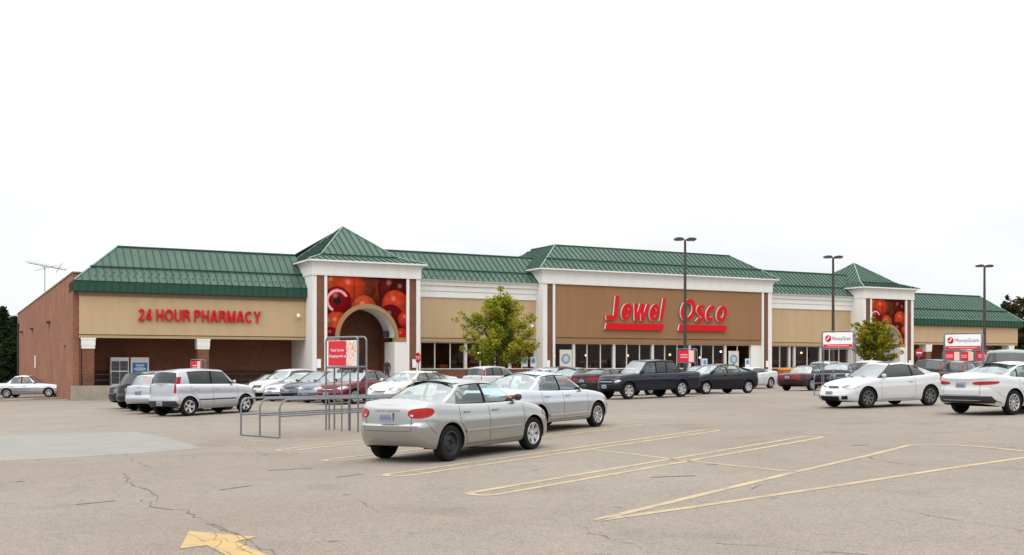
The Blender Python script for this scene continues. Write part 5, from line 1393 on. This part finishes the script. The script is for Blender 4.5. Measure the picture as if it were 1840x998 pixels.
add(SUV, 'silver', 'silver SUV behind the dark hatchback, close to the second store tree', 40, 'mid', at=(20.6, 68.0), cat='SUV')
add(spec(**{**BIGSUV, 'H': 1.8, 'zr1': 1.74, 'zr2': 1.72}), 'charcoal', 'black SUV with tinted rear window behind the white sports coupe tail', 38, 'tail', 1664, 700, cat='SUV')
add(SUV, 'dgrey', 'dark grey SUV between the two white cars at the right, far side of the lane', 40, 'mid', at=(27.6, 65.0), cat='SUV')
add(SUV, 'black', 'black SUV far back under the second white corral sign', 40, 'mid', at=(33.3, 74.0), cat='SUV')
add(BIGSUV, 'teal', 'grey-green full-size SUV behind the white sedan at the right edge', 30, 'tail', at=(18.9, 40.5), cat='SUV')
add(COUPE, 'white', 'white three-door sports coupe with dark alloy wheels facing left', 245, 'FL', 1558, 734)
add(OPTIMA, 'white', 'white four-door sedan cut by the right edge, red wraparound tail lamps', 60, 'RR', 1819, 746)
add(spec(**{**VIC, 'H': 1.62, 'zr1': 1.55, 'zr2': 1.53, 'fo': 1.25, 'L': 5.7, 'zt': [(a + (.2 if a else 0), b_ * 1.06) for a, b_ in VIC['zt']], 'xc': 1.75, 'xcs': 2.1, 'xr1': 2.65, 'xr2': 3.75, 'xb': 4.5, 'xbs': 4.15, 'win': [(2.22, 2.77, 3.10, 3.12), (3.18, 3.2, 3.95, 3.75)]}), 'silver2', 'long silver sedan at the far left edge beside the brick side wall', 84, 'FR', 88, 714)
add(SED, 'white', 'white sedan showing only its roof behind the long silver sedan', 74, 'mid', at=(-37.5, 72.5))
# ================================================================ CORRALS, SIGNS, POLES
def hoop(p0, p1, z, r=.16, n=6):
    """inverted-U between two ground points"""
    p0, p1 = Vector(p0), Vector(p1); d = (p1 - p0).normalized(); pts = [p0]
    a = p0 + Vector((0, 0, z - r)) if False else Vector((p0.x, p0.y, z - r)); b_ = Vector((p1.x, p1.y, z - r))
    for k in range(n + 1):
        th = math.pi / 2 * k / n; pts.append(a + d * (r - r * math.cos(th)) + Vector((0, 0, r * math.sin(th))))
    for k in range(n + 1):
        th = math.pi / 2 * (1 - k / n); pts.append(b_ - d * (r - r * math.cos(th)) + Vector((0, 0, r * math.sin(th))))
    pts.append(p1); return pts
def corral(P0, hd, length, width, lab, sign, ztop=2.42, group=None, rails=True, sign_s=2.75, gap=.25):
    """cart corral: P0 the near-left front foot, running along heading hd"""
    h = R(hd); f = Vector((math.sin(h), math.cos(h), 0)); r = Vector((math.cos(h), -math.sin(h), 0))
    base = Vector((P0[0], P0[1], G(P0[0], P0[1]))); ck = tag(empty('cart_corral', base), lab, 'cart corral', group)
    def W_(s, t_, z=0): p = base + f * s + r * t_; return Vector((p.x - base.x, p.y - base.y, G(p.x, p.y) - base.z + z))
    if rails:
        for t_ in (0, width / 2, width):
            pts = hoop(W_(0, t_), W_(length, t_), .92, .22); 
            MB().tube(pts, .024, 8).build('side_rail' if t_ != width / 2 else 'centre_rail', M_GALV, ck, smooth=50)
            MB().tube([W_(.0, t_, .52), W_(length, t_, .52)], .020, 8).build('lower_rail', M_GALV, ck, smooth=50)
            for s in (length * .5,): MB().tube([W_(s, t_), W_(s, t_, .9)], .022, 8).build('rail_post', M_GALV, ck, smooth=50)
        MB().tube([W_(0, 0, .02), W_(0, width, .02)], .018, 6).build('foot_bar', M_GALV, ck)
        MB().tube([W_(length, 0, .5), W_(length, width, .5)], .025, 6).build('end_bar', M_GALV, ck)
    for k, s in enumerate((sign_s, sign_s + gap)):
        a, b_ = W_(s, .18), W_(s, width - .18); MB().tube(hoop(a, b_, a.z + ztop, .13), .024, 8).build('sign_frame', M_GALV, ck, smooth=50)
        for tt in ((.36,) if sign == 'thanks' else ()): 
            for t_ in (width / 2,): MB().tube([W_(s, t_), W_(s, t_, ztop - .78)], .02, 6).build('frame_leg', M_GALV, ck)
        MB().tube([W_(s, .18, ztop - .78), W_(s, width - .18, ztop - .78)], .028, 6).build('cross_bar', M_GALV, ck)
    sb = empty('sign_board', W_(sign_s, width / 2, ztop - .42), math.pi / 2 - h - math.pi / 2, ck)   # local x runs to the right, -y faces the lane
    w2 = width / 2 - .24
    if sign == 'thanks':
        MB().box(-w2, w2, -.012, .012, -.33, .33).build('board', M_WHT, sb)
        MB().box(-w2 + .07, w2 * .34, -.018, -.0125, -.32, .32).build('red_panel', mat('banner_red', (.60, .006, .028), .5), sb)
        pm = MB(); rr = random.Random(3)
        pal = [mat('print_%d' % i, c, .5) for i, c in enumerate(((.75, .42, .38), (.8, .55, .48), (.55, .42, .55), (.75, .25, .15), (.8, .6, .25), (.6, .5, .62), (.8, .68, .6)))]
        nx, nz = 7, 11; x0, x1 = w2 * .34 + .002, w2 - .02
        for i in range(nx):
            for j in range(nz): pm.box(x0 + (x1 - x0) * i / nx, x0 + (x1 - x0) * (i + 1) / nx, -.018, -.0125, -.32 + .64 * j / nz, -.32 + .64 * (j + 1) / nz, rr.randrange(7) if j > 3 else rr.choice((0, 1, 6)))
        pm.build('picture_print', pal, sb)
        wt = mat('print_white', (.85, .82, .8), .5)
        letters('Thank You for', sb, [wt], -w2 + .17, w2 * .20, -.0205, .05, .07, 0, .012, per=False, name='lettering')
        letters('Shopping with us', sb, [wt], -w2 + .11, w2 * .32, -.0205, -.10, .07, 0, .012, per=False, name='lettering')
        for k in range(7): x = -w2 + .3 + k * .16; MB().box(x, x + .1, .1, .16, -.50 + (k % 2) * .05, -.42).build('clamp', M_BLK, sb)
        MB().box(-w2 * .3, w2 * .6, .02, .1, -.50, -.42).build('clamp_plate', M_GALV, sb)
    elif sign == 'money':
        MB().box(-w2, w2, -.012, .012, -.30, .36).build('board', M_WHT, sb)
        MB().box(-w2 + .01, w2 - .01, -.017, -.0125, -.29, -.15).build('red_strip', mat('banner_red', (.60, .006, .028), .5), sb)
        MB().prism([(-w2 + .22 + .13 * math.cos(a * math.pi / 10), -.02, .10 + .15 * math.sin(a * math.pi / 10)) for a in range(20)], (0, .006, 0)).build('logo_disc', M_REDS, sb)
        MB().prism([(-w2 + .14, -.024, .07), (-w2 + .2, -.024, .11), (-w2 + .22, -.024, .19), (-w2 + .27, -.024, .2), (-w2 + .24, -.024, .09), (-w2 + .16, -.024, .03)], (0, .003, 0)).build('logo_arrow', M_WHT, sb)
        letters('MoneyGram', sb, [mat('print_grey', (.07, .07, .09), .5)], -w2 + .40, w2 - .07, -.018, .02, .17, 0, 0, per=False, name='lettering')
        MB().box(-w2 + .15, w2 - .15, -.020, -.0175, -.235, -.205).build('strip_line', mat('print_pink', (.8, .45, .45), .5), sb)
    elif sign == 'red':
        MB().box(-w2, w2, -.012, .012, -.33, .33).build('board', mat('banner_red', (.60, .006, .028), .5), sb)
        MB().box(w2 * .35, w2, -.018, -.0125, -.32, .32).build('picture_print', mat('print_1', (.8, .55, .48), .5), sb)
        for z in (.08, -.06): MB().box(-w2 + .15, w2 * .2, -.018, -.0125, z - .03, z + .03).build('lettering', mat('print_pink', (.8, .45, .45), .5), sb)
    return ck
A = unproj(433, 783)
corral((A.x, A.y), 46, 5.2, 1.78, 'grey steel cart corral with red Thank You sign, nearest the camera', 'thanks', sign_s=2.38, gap=.26)
def far_corral(px, Y, lab, sign, hd=46, zt=2.42, L_=4.5, wd=1.7, rails=True, grp=None):
    X = (px - 920) / 1900 * Y; corral((X, Y), hd, L_, wd, lab, sign, ztop=zt, rails=rails, sign_s=.5, group=grp)
far_corral(325, 58, 'cart corral with a small red sign in front of the pharmacy recess', 'red', 40, 2.3, 3, 1.35, False)
far_corral(1204, 60, 'cart corral with a red and pink sign beside the first lamp post', 'red', 40, 2.45, 3, 1.5, False)
far_corral(1463, 46, 'cart corral under the white sign with a red disc left of the second tree', 'money', 34, 2.78, 4.5, 1.75)
far_corral(1684, 47, 'cart corral under the white sign with a red disc before the right wing', 'money', 34, 2.68, 4.5, 1.95)
far_corral(1686, 78, 'cart corral with a red sign just left of the right-hand white sign post', 'red', 36, 2.5, 3, 1.6, False)
far_corral(1712, 80, 'cart corral with a red sign seen right under the right-hand white sign', 'red', 36, 2.5, 3, 1.6, False)
far_corral(1745, 78, 'cart corral with a red sign just right of the right-hand white sign', 'red', 36, 2.5, 3, 1.6, False)

def lamp_post(px, D, ytop, lab):
    X = (px - 920) / 1900 * D; g = G(X, D); zt = 1.72 + (655 - ytop) * D / 1900; o = tag(empty('lamp_post', (X, D, g), R(8)), lab, 'lamp post', 'bronze lamp posts in the lot')
    h = zt - g
    MB().lathe([(.001, -.3), (.3, -.3), (.3, .7), (.001, .7)], 20, 'z').build('concrete_base', M_CONC, o, smooth=40)
    MB().add([(s * a, t_ * a, z) for a, z in ((.09, .7), (.055, h - .08)) for s, t_ in ((-1, -1), (1, -1), (1, 1), (-1, 1))], [(0, 1, 5, 4), (1, 2, 6, 5), (2, 3, 7, 6), (3, 0, 4, 7), (4, 5, 6, 7)]).build('pole', M_POLE, o)
    for sg in (1, -1):
        MB().obox((sg * .14, 0, h - .04), (.12, 0, 0), (0, .03, 0), (0, 0, .03)).build('arm', M_POLE, o)
        hd = MB(); pr = [(0, -.02), (.05, -.09), (.4, -.10), (.52, -.05), (.5, .05), (.3, .09), (.05, .07)]
        hd.prism([(sg * (.12 + x), -.19, h + z) for x, z in pr], (0, .38, 0)); hd.build('lamp_head', M_POLE, o)
        MB().box(sg * .2 if sg > 0 else -.58, .58 if sg > 0 else -.2, -.14, .14, h - .105, h - .095).build('lens', L_WHT, o)
lamp_post(1231, 62, 430, 'tall twin-head lamp post crossing the big red store sign letters')
lamp_post(1497, 72, 462, 'tall twin-head lamp post behind the left-hand white corral sign')
lamp_post(1769, 79, 478, 'tall twin-head lamp post near the right end of the store roof')

def post_sign(px, D, ytop, kind, lab, grp=None):
    X = (px - 920) / 1900 * D; g = G(X, D); zt = 1.72 + (655 - ytop) * D / 1900
    o = tag(empty({'park': 'accessible_parking_sign', 'stop': 'stop_sign', 'no': 'no_entry_sign'}[kind], (X, D, g), R({'stop': -55, 'park': 10, 'no': 15}[kind])), lab, 'sign', grp)
    MB().tube([(0, 0, 0), (0, 0, zt - g - .02)], .03, 6).build('post', M_GALV, o)
    zc = zt - g - (.35 if kind != 'park' else .3)
    if kind == 'park':
        MB().box(-.2, .2, -.05, -.035, zc - .35, zc + .35).build('sign_plate', M_WHT, o); MB().box(-.16, .16, -.056, -.051, zc - .12, zc + .3).build('blue_square', mat('parking_sign_blue', (.25, .45, .7), .5), o)
        MB().lathe([(.10, -.062), (.06, -.062)], 16, 'y', c=(0, 0, zc + .05)).box(-.02, .02, -.062, -.058, zc + .05, zc + .22).build('wheelchair_mark', mat('mark_blue_dark', (.02, .06, .3), .5), o)
    else:
        n = 8 if kind == 'stop' else 24; ph = math.pi / 8 if kind == 'stop' else 0; r_ = .38
        MB().prism([(r_ * math.cos(ph + a * 2 * math.pi / n), -.05, zc + r_ * math.sin(ph + a * 2 * math.pi / n)) for a in range(n)], (0, .015, 0)).build('sign_plate', mat('road_sign_red', (.5, .01, .02), .4), o)
        if kind == 'stop': letters('STOP', o, [M_WHT], -.27, .27, -.055, zc - .12, .24, 0, .01, per=False, name='lettering')
        else: MB().box(-.26, .26, -.056, -.051, zc - .05, zc + .05).build('white_bar', M_WHT, o)
post_sign(752, 72.5, 634, 'stop', 'red stop sign seen almost edge-on at the first tower brick pier')
post_sign(943, 75, 643, 'park', 'left one of two blue accessible parking signs right of the yellow-green tree')
post_sign(958, 75.6, 643, 'park', 'right one of two blue accessible parking signs, nearest the centre block corner')
post_sign(1266, 80, 646, 'park', 'blue accessible parking sign above the black hatchback windshield')
post_sign(1343, 84, 646, 'park', 'blue accessible parking sign by the white end panel of the centre block')
post_sign(1651, 92, 627, 'no', 'round red no-entry sign at the right wing recess')

# ================================================================ TREES
LEAF = {}
def leaf_mats(kind):
    if kind in LEAF: return LEAF[kind]
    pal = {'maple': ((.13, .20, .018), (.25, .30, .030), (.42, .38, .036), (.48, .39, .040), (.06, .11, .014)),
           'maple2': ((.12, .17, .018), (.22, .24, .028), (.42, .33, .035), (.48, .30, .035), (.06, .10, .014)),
           'dark': ((.030, .042, .018), (.042, .055, .020), (.07, .06, .024), (.10, .07, .026), (.02, .028, .014)),
           'fir': ((.024, .044, .020), (.034, .055, .026), (.042, .062, .028), (.020, .034, .018), (.026, .040, .020))}[kind]
    L_ = []
    for i, c in enumerate(pal):
        m = bpy.data.materials.new('leaf_%s_%d' % (kind, i)); m.use_nodes = True; t = m.node_tree; t.nodes.clear()
        o_ = nd(t, 'ShaderNodeOutputMaterial'); df_ = nd(t, 'ShaderNodeBsdfDiffuse'); tl = nd(t, 'ShaderNodeBsdfTranslucent'); mm = nd(t, 'ShaderNodeMixShader'); mm.inputs[0].default_value = .4
        co = nd(t, 'ShaderNodeTexCoord'); nn_ = nd(t, 'ShaderNodeTexNoise', Scale=1.3); t.links.new(co.outputs['Object'], nn_.inputs[0]); mr = nd(t, 'ShaderNodeMapRange'); t.links.new(nn_.outputs[0], mr.inputs[0])
        mr.inputs[1].default_value = .3; mr.inputs[2].default_value = .7; mr.inputs[3].default_value = .7; mr.inputs[4].default_value = 1.3
        vm = nd(t, 'ShaderNodeVectorMath', operation='SCALE'); vm.inputs[0].default_value = c; t.links.new(mr.outputs[0], vm.inputs['Scale'])
        for s_ in (df_, tl): t.links.new(vm.outputs[0], s_.inputs[0])
        t.links.new(df_.outputs[0], mm.inputs[1]); t.links.new(tl.outputs[0], mm.inputs[2]); t.links.new(mm.outputs[0], o_.inputs[0]); L_.append(m)
    LEAF[kind] = L_; return L_
def leaves(mb, c, r, n, size, rr, wts, flat=1.0):
    for _ in range(n):
        d = Vector((rr.gauss(0, 1), rr.gauss(0, 1), rr.gauss(0, 1) * flat)); d = d.normalized() * r * rr.random() ** .45
        p = Vector(c) + d; s = size * rr.uniform(.6, 1.3)
        a = Vector((rr.gauss(0, 1), rr.gauss(0, 1), rr.gauss(0, .5))).normalized(); b_ = a.cross(Vector((rr.gauss(0, 1), rr.gauss(0, 1), rr.gauss(0, 1)))).normalized()
        mb.add([p - a * s * .5, p + b_ * s * .28, p + a * s * .5, p - b_ * s * .28], [(0, 1, 2, 3)], rr.choices(range(5), wts)[0])
def broadleaf(loc, h, spread, base_h, kind, lab, seed, nbr=46, leaf=.17, per=90, shape=None, trunk_r=.12, name='maple_tree'):
    rr = random.Random(seed); o = tag(empty(name, loc), lab, 'tree'); tr = MB(); cr = MB()
    tip = Vector((rr.uniform(-.15, .15), rr.uniform(-.15, .15), h * .93))
    tr.tube([(0, 0, -.2), (.03, 0, base_h), (tip.x * .5, tip.y * .5, h * .55), tip], [trunk_r, trunk_r * .8, trunk_r * .45, .015], 8)
    shape = shape or (lambda f: (.55 + .45 * f / .3) if f < .3 else max(.10, 1 - ((f - .3) / .7) ** 1.1))
    ga = 2.39996; 
    for k in range(nbr):
        f = (k + rr.random()) / nbr; z0 = base_h + (h * .82 - base_h) * f; a = k * ga + rr.uniform(-.4, .4); l_ = spread * shape(f) * rr.choice((.55, .72, .85, .95, 1.05, 1.18)) * rr.uniform(.92, 1.08)
        up = rr.uniform(.25, .7) * l_; st = Vector((tip.x * z0 / h, tip.y * z0 / h, z0)); d = Vector((math.cos(a), math.sin(a), 0))
        m_ = st + d * l_ * .55 + Vector((0, 0, up * .35)); e = st + d * l_ + Vector((0, 0, up))
        tr.tube([st, m_, e], [trunk_r * .3 * (1 - f * .5), trunk_r * .15, .008], 5)
        yl = rr.random()
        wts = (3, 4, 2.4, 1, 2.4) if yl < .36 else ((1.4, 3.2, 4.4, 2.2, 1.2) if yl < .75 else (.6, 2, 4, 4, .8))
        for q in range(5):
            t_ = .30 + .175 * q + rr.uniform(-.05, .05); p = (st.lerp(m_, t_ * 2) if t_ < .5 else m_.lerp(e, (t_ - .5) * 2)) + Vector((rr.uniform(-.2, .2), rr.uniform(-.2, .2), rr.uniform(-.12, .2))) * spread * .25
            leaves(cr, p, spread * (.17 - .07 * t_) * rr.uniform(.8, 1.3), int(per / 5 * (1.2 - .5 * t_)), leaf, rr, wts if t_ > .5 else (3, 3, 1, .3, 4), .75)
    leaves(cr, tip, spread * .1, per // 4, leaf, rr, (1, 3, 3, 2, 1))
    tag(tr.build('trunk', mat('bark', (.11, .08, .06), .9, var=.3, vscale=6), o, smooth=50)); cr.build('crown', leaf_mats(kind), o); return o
def on(px, D): X = (px - 920) / 1900 * D; return (X, D, G(X, D))
def shp(f):
    t_ = [(0, .82), (.1, .98), (.3, 1.0), (.5, .86), (.62, .62), (.75, .5), (.85, .40), (1, .18)]; return lin(t_, f)
p = on(898, 73.5); broadleaf(p, 1.72 + 150 * 73.5 / 1900 - p[2] - .0, 2.75, 1.6, 'maple', 'yellow-green maple tree in front of the store left of the centre block', 5, nbr=64, per=470, leaf=.155, shape=shp)
p = on(1570, 86); broadleaf(p, 1.72 + 90 * 86 / 1900 - p[2], 2.0, 1.5, 'maple2', 'smaller orange-green maple tree before the right-hand tower', 11, nbr=44, per=420, leaf=.16, shape=lambda f: lin([(0, .8), (.3, 1), (.6, .95), (.85, .6), (1, .3)], f))
for px, D, yt, sp_, sd_, lab in ((1812, 124, 524, 3.2, 21, 'tall dark tree with gaps, behind the right end of the roof'), (1848, 132, 505, 3.8, 22, 'tallest dark tree at the right edge, bronze leaves at the top'),
        (1838, 118, 572, 4.0, 23, 'dense dark tree filling below the roof end at the right edge'), (1795, 145, 548, 3.5, 25, 'faint dark tree peeping over the sloping right roof hip'), (1905, 128, 520, 5, 24, 'broad dark tree beyond the right picture edge'), (1990, 135, 515, 5, 26, 'far broad tree well right of the store')):
    p = on(px, D); broadleaf(p, 1.72 + (655 - yt) * D / 1900 - p[2], sp_ * .85, 1.2, 'dark', lab, sd_, nbr=54, per=120, leaf=.42, trunk_r=.25, shape=lambda f: lin([(0, .7), (.3, 1), (.7, .75), (1, .28)], f), name='dark_tree')
def fir(loc, h, sp_, lab, seed):
    rr = random.Random(seed); o = tag(empty('evergreen_tree', loc), lab, 'tree'); tr = MB().tube([(0, 0, -.3), (0, 0, h)], [.22, .02], 7); cr = MB(); tr.build('trunk', mat('bark', (.11, .08, .06), .9), o)
    n = int(h * 13)
    for k in range(n):
        f = k / n; z = .4 + (h - .4) * f; a = k * 2.4; l_ = sp_ * (1 - f) ** .8 * rr.uniform(.7, 1.15) + .15; d = Vector((math.cos(a), math.sin(a), -.22))
        for q in range(6): leaves(cr, Vector((0, 0, z)) + d * l_ * (.2 + .16 * q), .34 + l_ * .08, 9, .42, rr, (2, 2, 1, 2, 2), .55)
    cr.build('crown', leaf_mats('fir'), o)
for i, (px, D, yt, s_, lab) in enumerate(((4, 128, 553, 3.4, 'dark evergreen tree at the left picture edge'), (27, 134, 570, 3.0, 'shorter dark evergreen touching the brick side wall corner'), (-26, 130, 550, 3.6, 'dark evergreen just outside the left picture edge'), (-75, 134, 560, 3.6, 'outermost evergreen left of the store'), (16, 122, 610, 2.8, 'low bushy evergreen in front of the taller ones at left'))):
    p = on(px, D); fir(p, 1.72 + (655 - yt) * D / 1900 - p[2], s_, lab, 40 + i)
def bare(loc, h, lab, seed):
    rr = random.Random(seed); o = tag(empty('bare_tree', loc), lab, 'tree'); mb = MB()
    def br(p, d, l_, r_, k):
        e = p + d * l_; mb.tube([p, p.lerp(e, .5) + Vector((rr.uniform(-.1, .1), 0, rr.uniform(-.1, .1))) * l_ * .3, e], [r_, r_ * .8, r_ * .6], 4 if k > 1 else 6, cap=False)
        if k < 5:
            for _ in range(3 if k < 4 else 2):
                nd_ = (d + Vector((rr.gauss(0, .5), rr.gauss(0, .5), rr.gauss(0, .3)))).normalized(); br(e, nd_, l_ * rr.uniform(.6, .85), r_ * .58, k + 1)
    br(Vector((0, 0, -.2)), Vector((0, 0, 1)), h * .30, .22, 0); mb.build('branches', mat('bare_bark', (.09, .07, .06), .9), o)
p = on(48, 140); bare(p, 11.0, 'leafless tree with fine branches above the left brick wall', 3)
p = on(20, 143); bare(p, 8.6, 'second leafless tree behind the left evergreens', 8)

# ================================================================ PEOPLE (small, by the store doors)
def person(loc, rz, lab, top, trousers, skin=(.42, .24, .17), hair=(.05, .035, .025), stride=.12, arm=.1):
    o = tag(empty('person', loc, rz), lab, 'person')
    J = [((0, 0, .95), .15, .11), ((0, 0, 1.12), .14, .10), ((0, 0, 1.38), .17, .11), ((0, 0, 1.50), .06, .06), ((0, .01, 1.58), .065, .07), ((0, .015, 1.68), .078, .095), ((0, .0, 1.76), .05, .06)]
    E = [(i, i + 1) for i in range(6)]; r_ = {}
    def add_j(p, r, par): J.append((p, r, r)); E.append((par, len(J) - 1)); return len(J) - 1
    for s in (-1, 1):
        a = add_j((s * .19, 0, 1.42), .062, 2); a = add_j((s * .24, -.02, 1.14), .048, a); a = add_j((s * .22, arm * (1 if s > 0 else -.6) + .05, .90), .036, a); hnd = add_j((s * .215, arm * (1 if s > 0 else -.6) + .07, .82), .03, a)
        for q in range(4): add_j((s * .21 + (q - 1.5) * .014, arm * (1 if s > 0 else -.6) + .09 + q * .006, .745 - (.008 if q in (0, 3) else -.0)), .009, hnd)
        add_j((s * .19, arm * (1 if s > 0 else -.6) + .11, .79), .01, hnd)
        k = s * stride; a = add_j((s * .10, 0, .88), .095, 0); a = add_j((s * .11, k * .5 + .03, .48), .062, a); a = add_j((s * .115, k, .10), .042, a); add_j((s * .12, k + .15, .04), .04, a)
    me = bpy.data.meshes.new('body'); me.from_pydata([j[0] for j in J], E, []); b_ = bpy.data.objects.new('body', me); COL.objects.link(b_)
    sk = b_.modifiers.new('skin', 'SKIN'); sk.use_smooth_shade = True; ss = b_.modifiers.new('sub', 'SUBSURF'); ss.levels = 1; ss.render_levels = 1
    for i, j in enumerate(J): me.skin_vertices[0].data[i].radius = (j[1], j[2])
    me.skin_vertices[0].data[0].use_root = True
    dg = bpy.context.evaluated_depsgraph_get(); dg.update(); m2 = bpy.data.meshes.new_from_object(b_.evaluated_get(dg)); bpy.data.objects.remove(b_)
    m2.materials.clear()
    for n_, c in (('skin', skin), ('top', top), ('trousers', trousers), ('hair', hair), ('shoes', (.03, .03, .03))): m2.materials.append(mat('person_%s_%d' % (n_, int(c[0] * 1000)), c, .8))
    for p in m2.polygons:
        c = p.center; z = c.z
        p.material_index = 4 if z < .09 else 2 if z < .96 and abs(c.x) < .19 else 0 if (z > 1.53 or (z < .92 and abs(c.x) >= .19)) else 1
        if z > 1.57 and (c.y < .03 or z > 1.73): p.material_index = 3
    bo = bpy.data.objects.new('body', m2); COL.objects.link(bo); bo.parent = o
    fc = MB()
    for s in (-1, 1): fc.sphere((s * .03, .098, 1.685), .01, 4)
    fc.box(-.02, .02, .1, .108, 1.625, 1.632).build('eyes_and_mouth', mat('face_dark', (.05, .02, .02), .6), o)
    MB().prism([(-.012, .10, 1.65), (.012, .10, 1.65), (0, .10, 1.685)], (0, .022, 0)).build('nose', mat('person_skin_%d' % int(skin[0] * 1000), skin, .8), o)
    return o
q = world_of(19.6, -2.2, FL)
person(q, R(200), 'person in dark jacket walking inside the first tower arch', (.02, .02, .03), (.03, .03, .05), hair=(.22, .13, .06))
q = world_of(60.3, -1.6, FL); person(q, R(170), 'person with reddish top by the store windows behind the maroon sedan', (.20, .05, .05), (.05, .06, .1))
# pumpkin bins on the pavement
for i, (t_, lab) in enumerate(((56.9, 'orange bin of pumpkins at the left foot of the store windows'), (58.4, 'orange bin of pumpkins, middle one of three by the store windows'), (59.9, 'orange bin of pumpkins nearest the person by the store windows'))):
    b_ = tag(empty('pumpkin_bin', world_of(t_, -1.0, FL), BRZ), lab, 'bin'); MB().box(-.6, .6, -.45, .45, 0, .8).build('bin', mat('bin_orange', (.45, .12, .02), .7), b_)
    rr = random.Random(i); mo = mat('pumpkin_skin', (.6, .2, .02), .5)
    for k in range(9): MB().sphere((-.42 + (k % 3) * .42 + rr.uniform(-.04, .04), -.28 + (k // 3) * .28, .9), .2, 5, sz=.75).build('pumpkin', mo, b_, smooth=60)
# low kerb line of the access road at far left
kb = MB()
pts = [unproj(x, y) for x, y in ((-260, 730), (-60, 724), (60, 719), (118, 716.5), (150, 714))]
for a, b_ in zip(pts, pts[1:]):
    n = Vector((-(b_ - a).y, (b_ - a).x, 0)).normalized() * .09; z0, z1 = a.z - .1, a.z + .1
    kb.add([(a.x - n.x, a.y - n.y, z0), (b_.x - n.x, b_.y - n.y, z0), (b_.x + n.x, b_.y + n.y, z0), (a.x + n.x, a.y + n.y, z0), (a.x - n.x, a.y - n.y, z1), (b_.x - n.x, b_.y - n.y, z1), (b_.x + n.x, b_.y + n.y, z1), (a.x + n.x, a.y + n.y, z1)], [(4, 5, 6, 7), (0, 1, 5, 4), (3, 2, 6, 7), (0, 3, 7, 4), (1, 2, 6, 5)])
tag(kb.build('kerb', mat('kerb_concrete', (.42, .34, .24), .9, var=.2)), kind='structure')
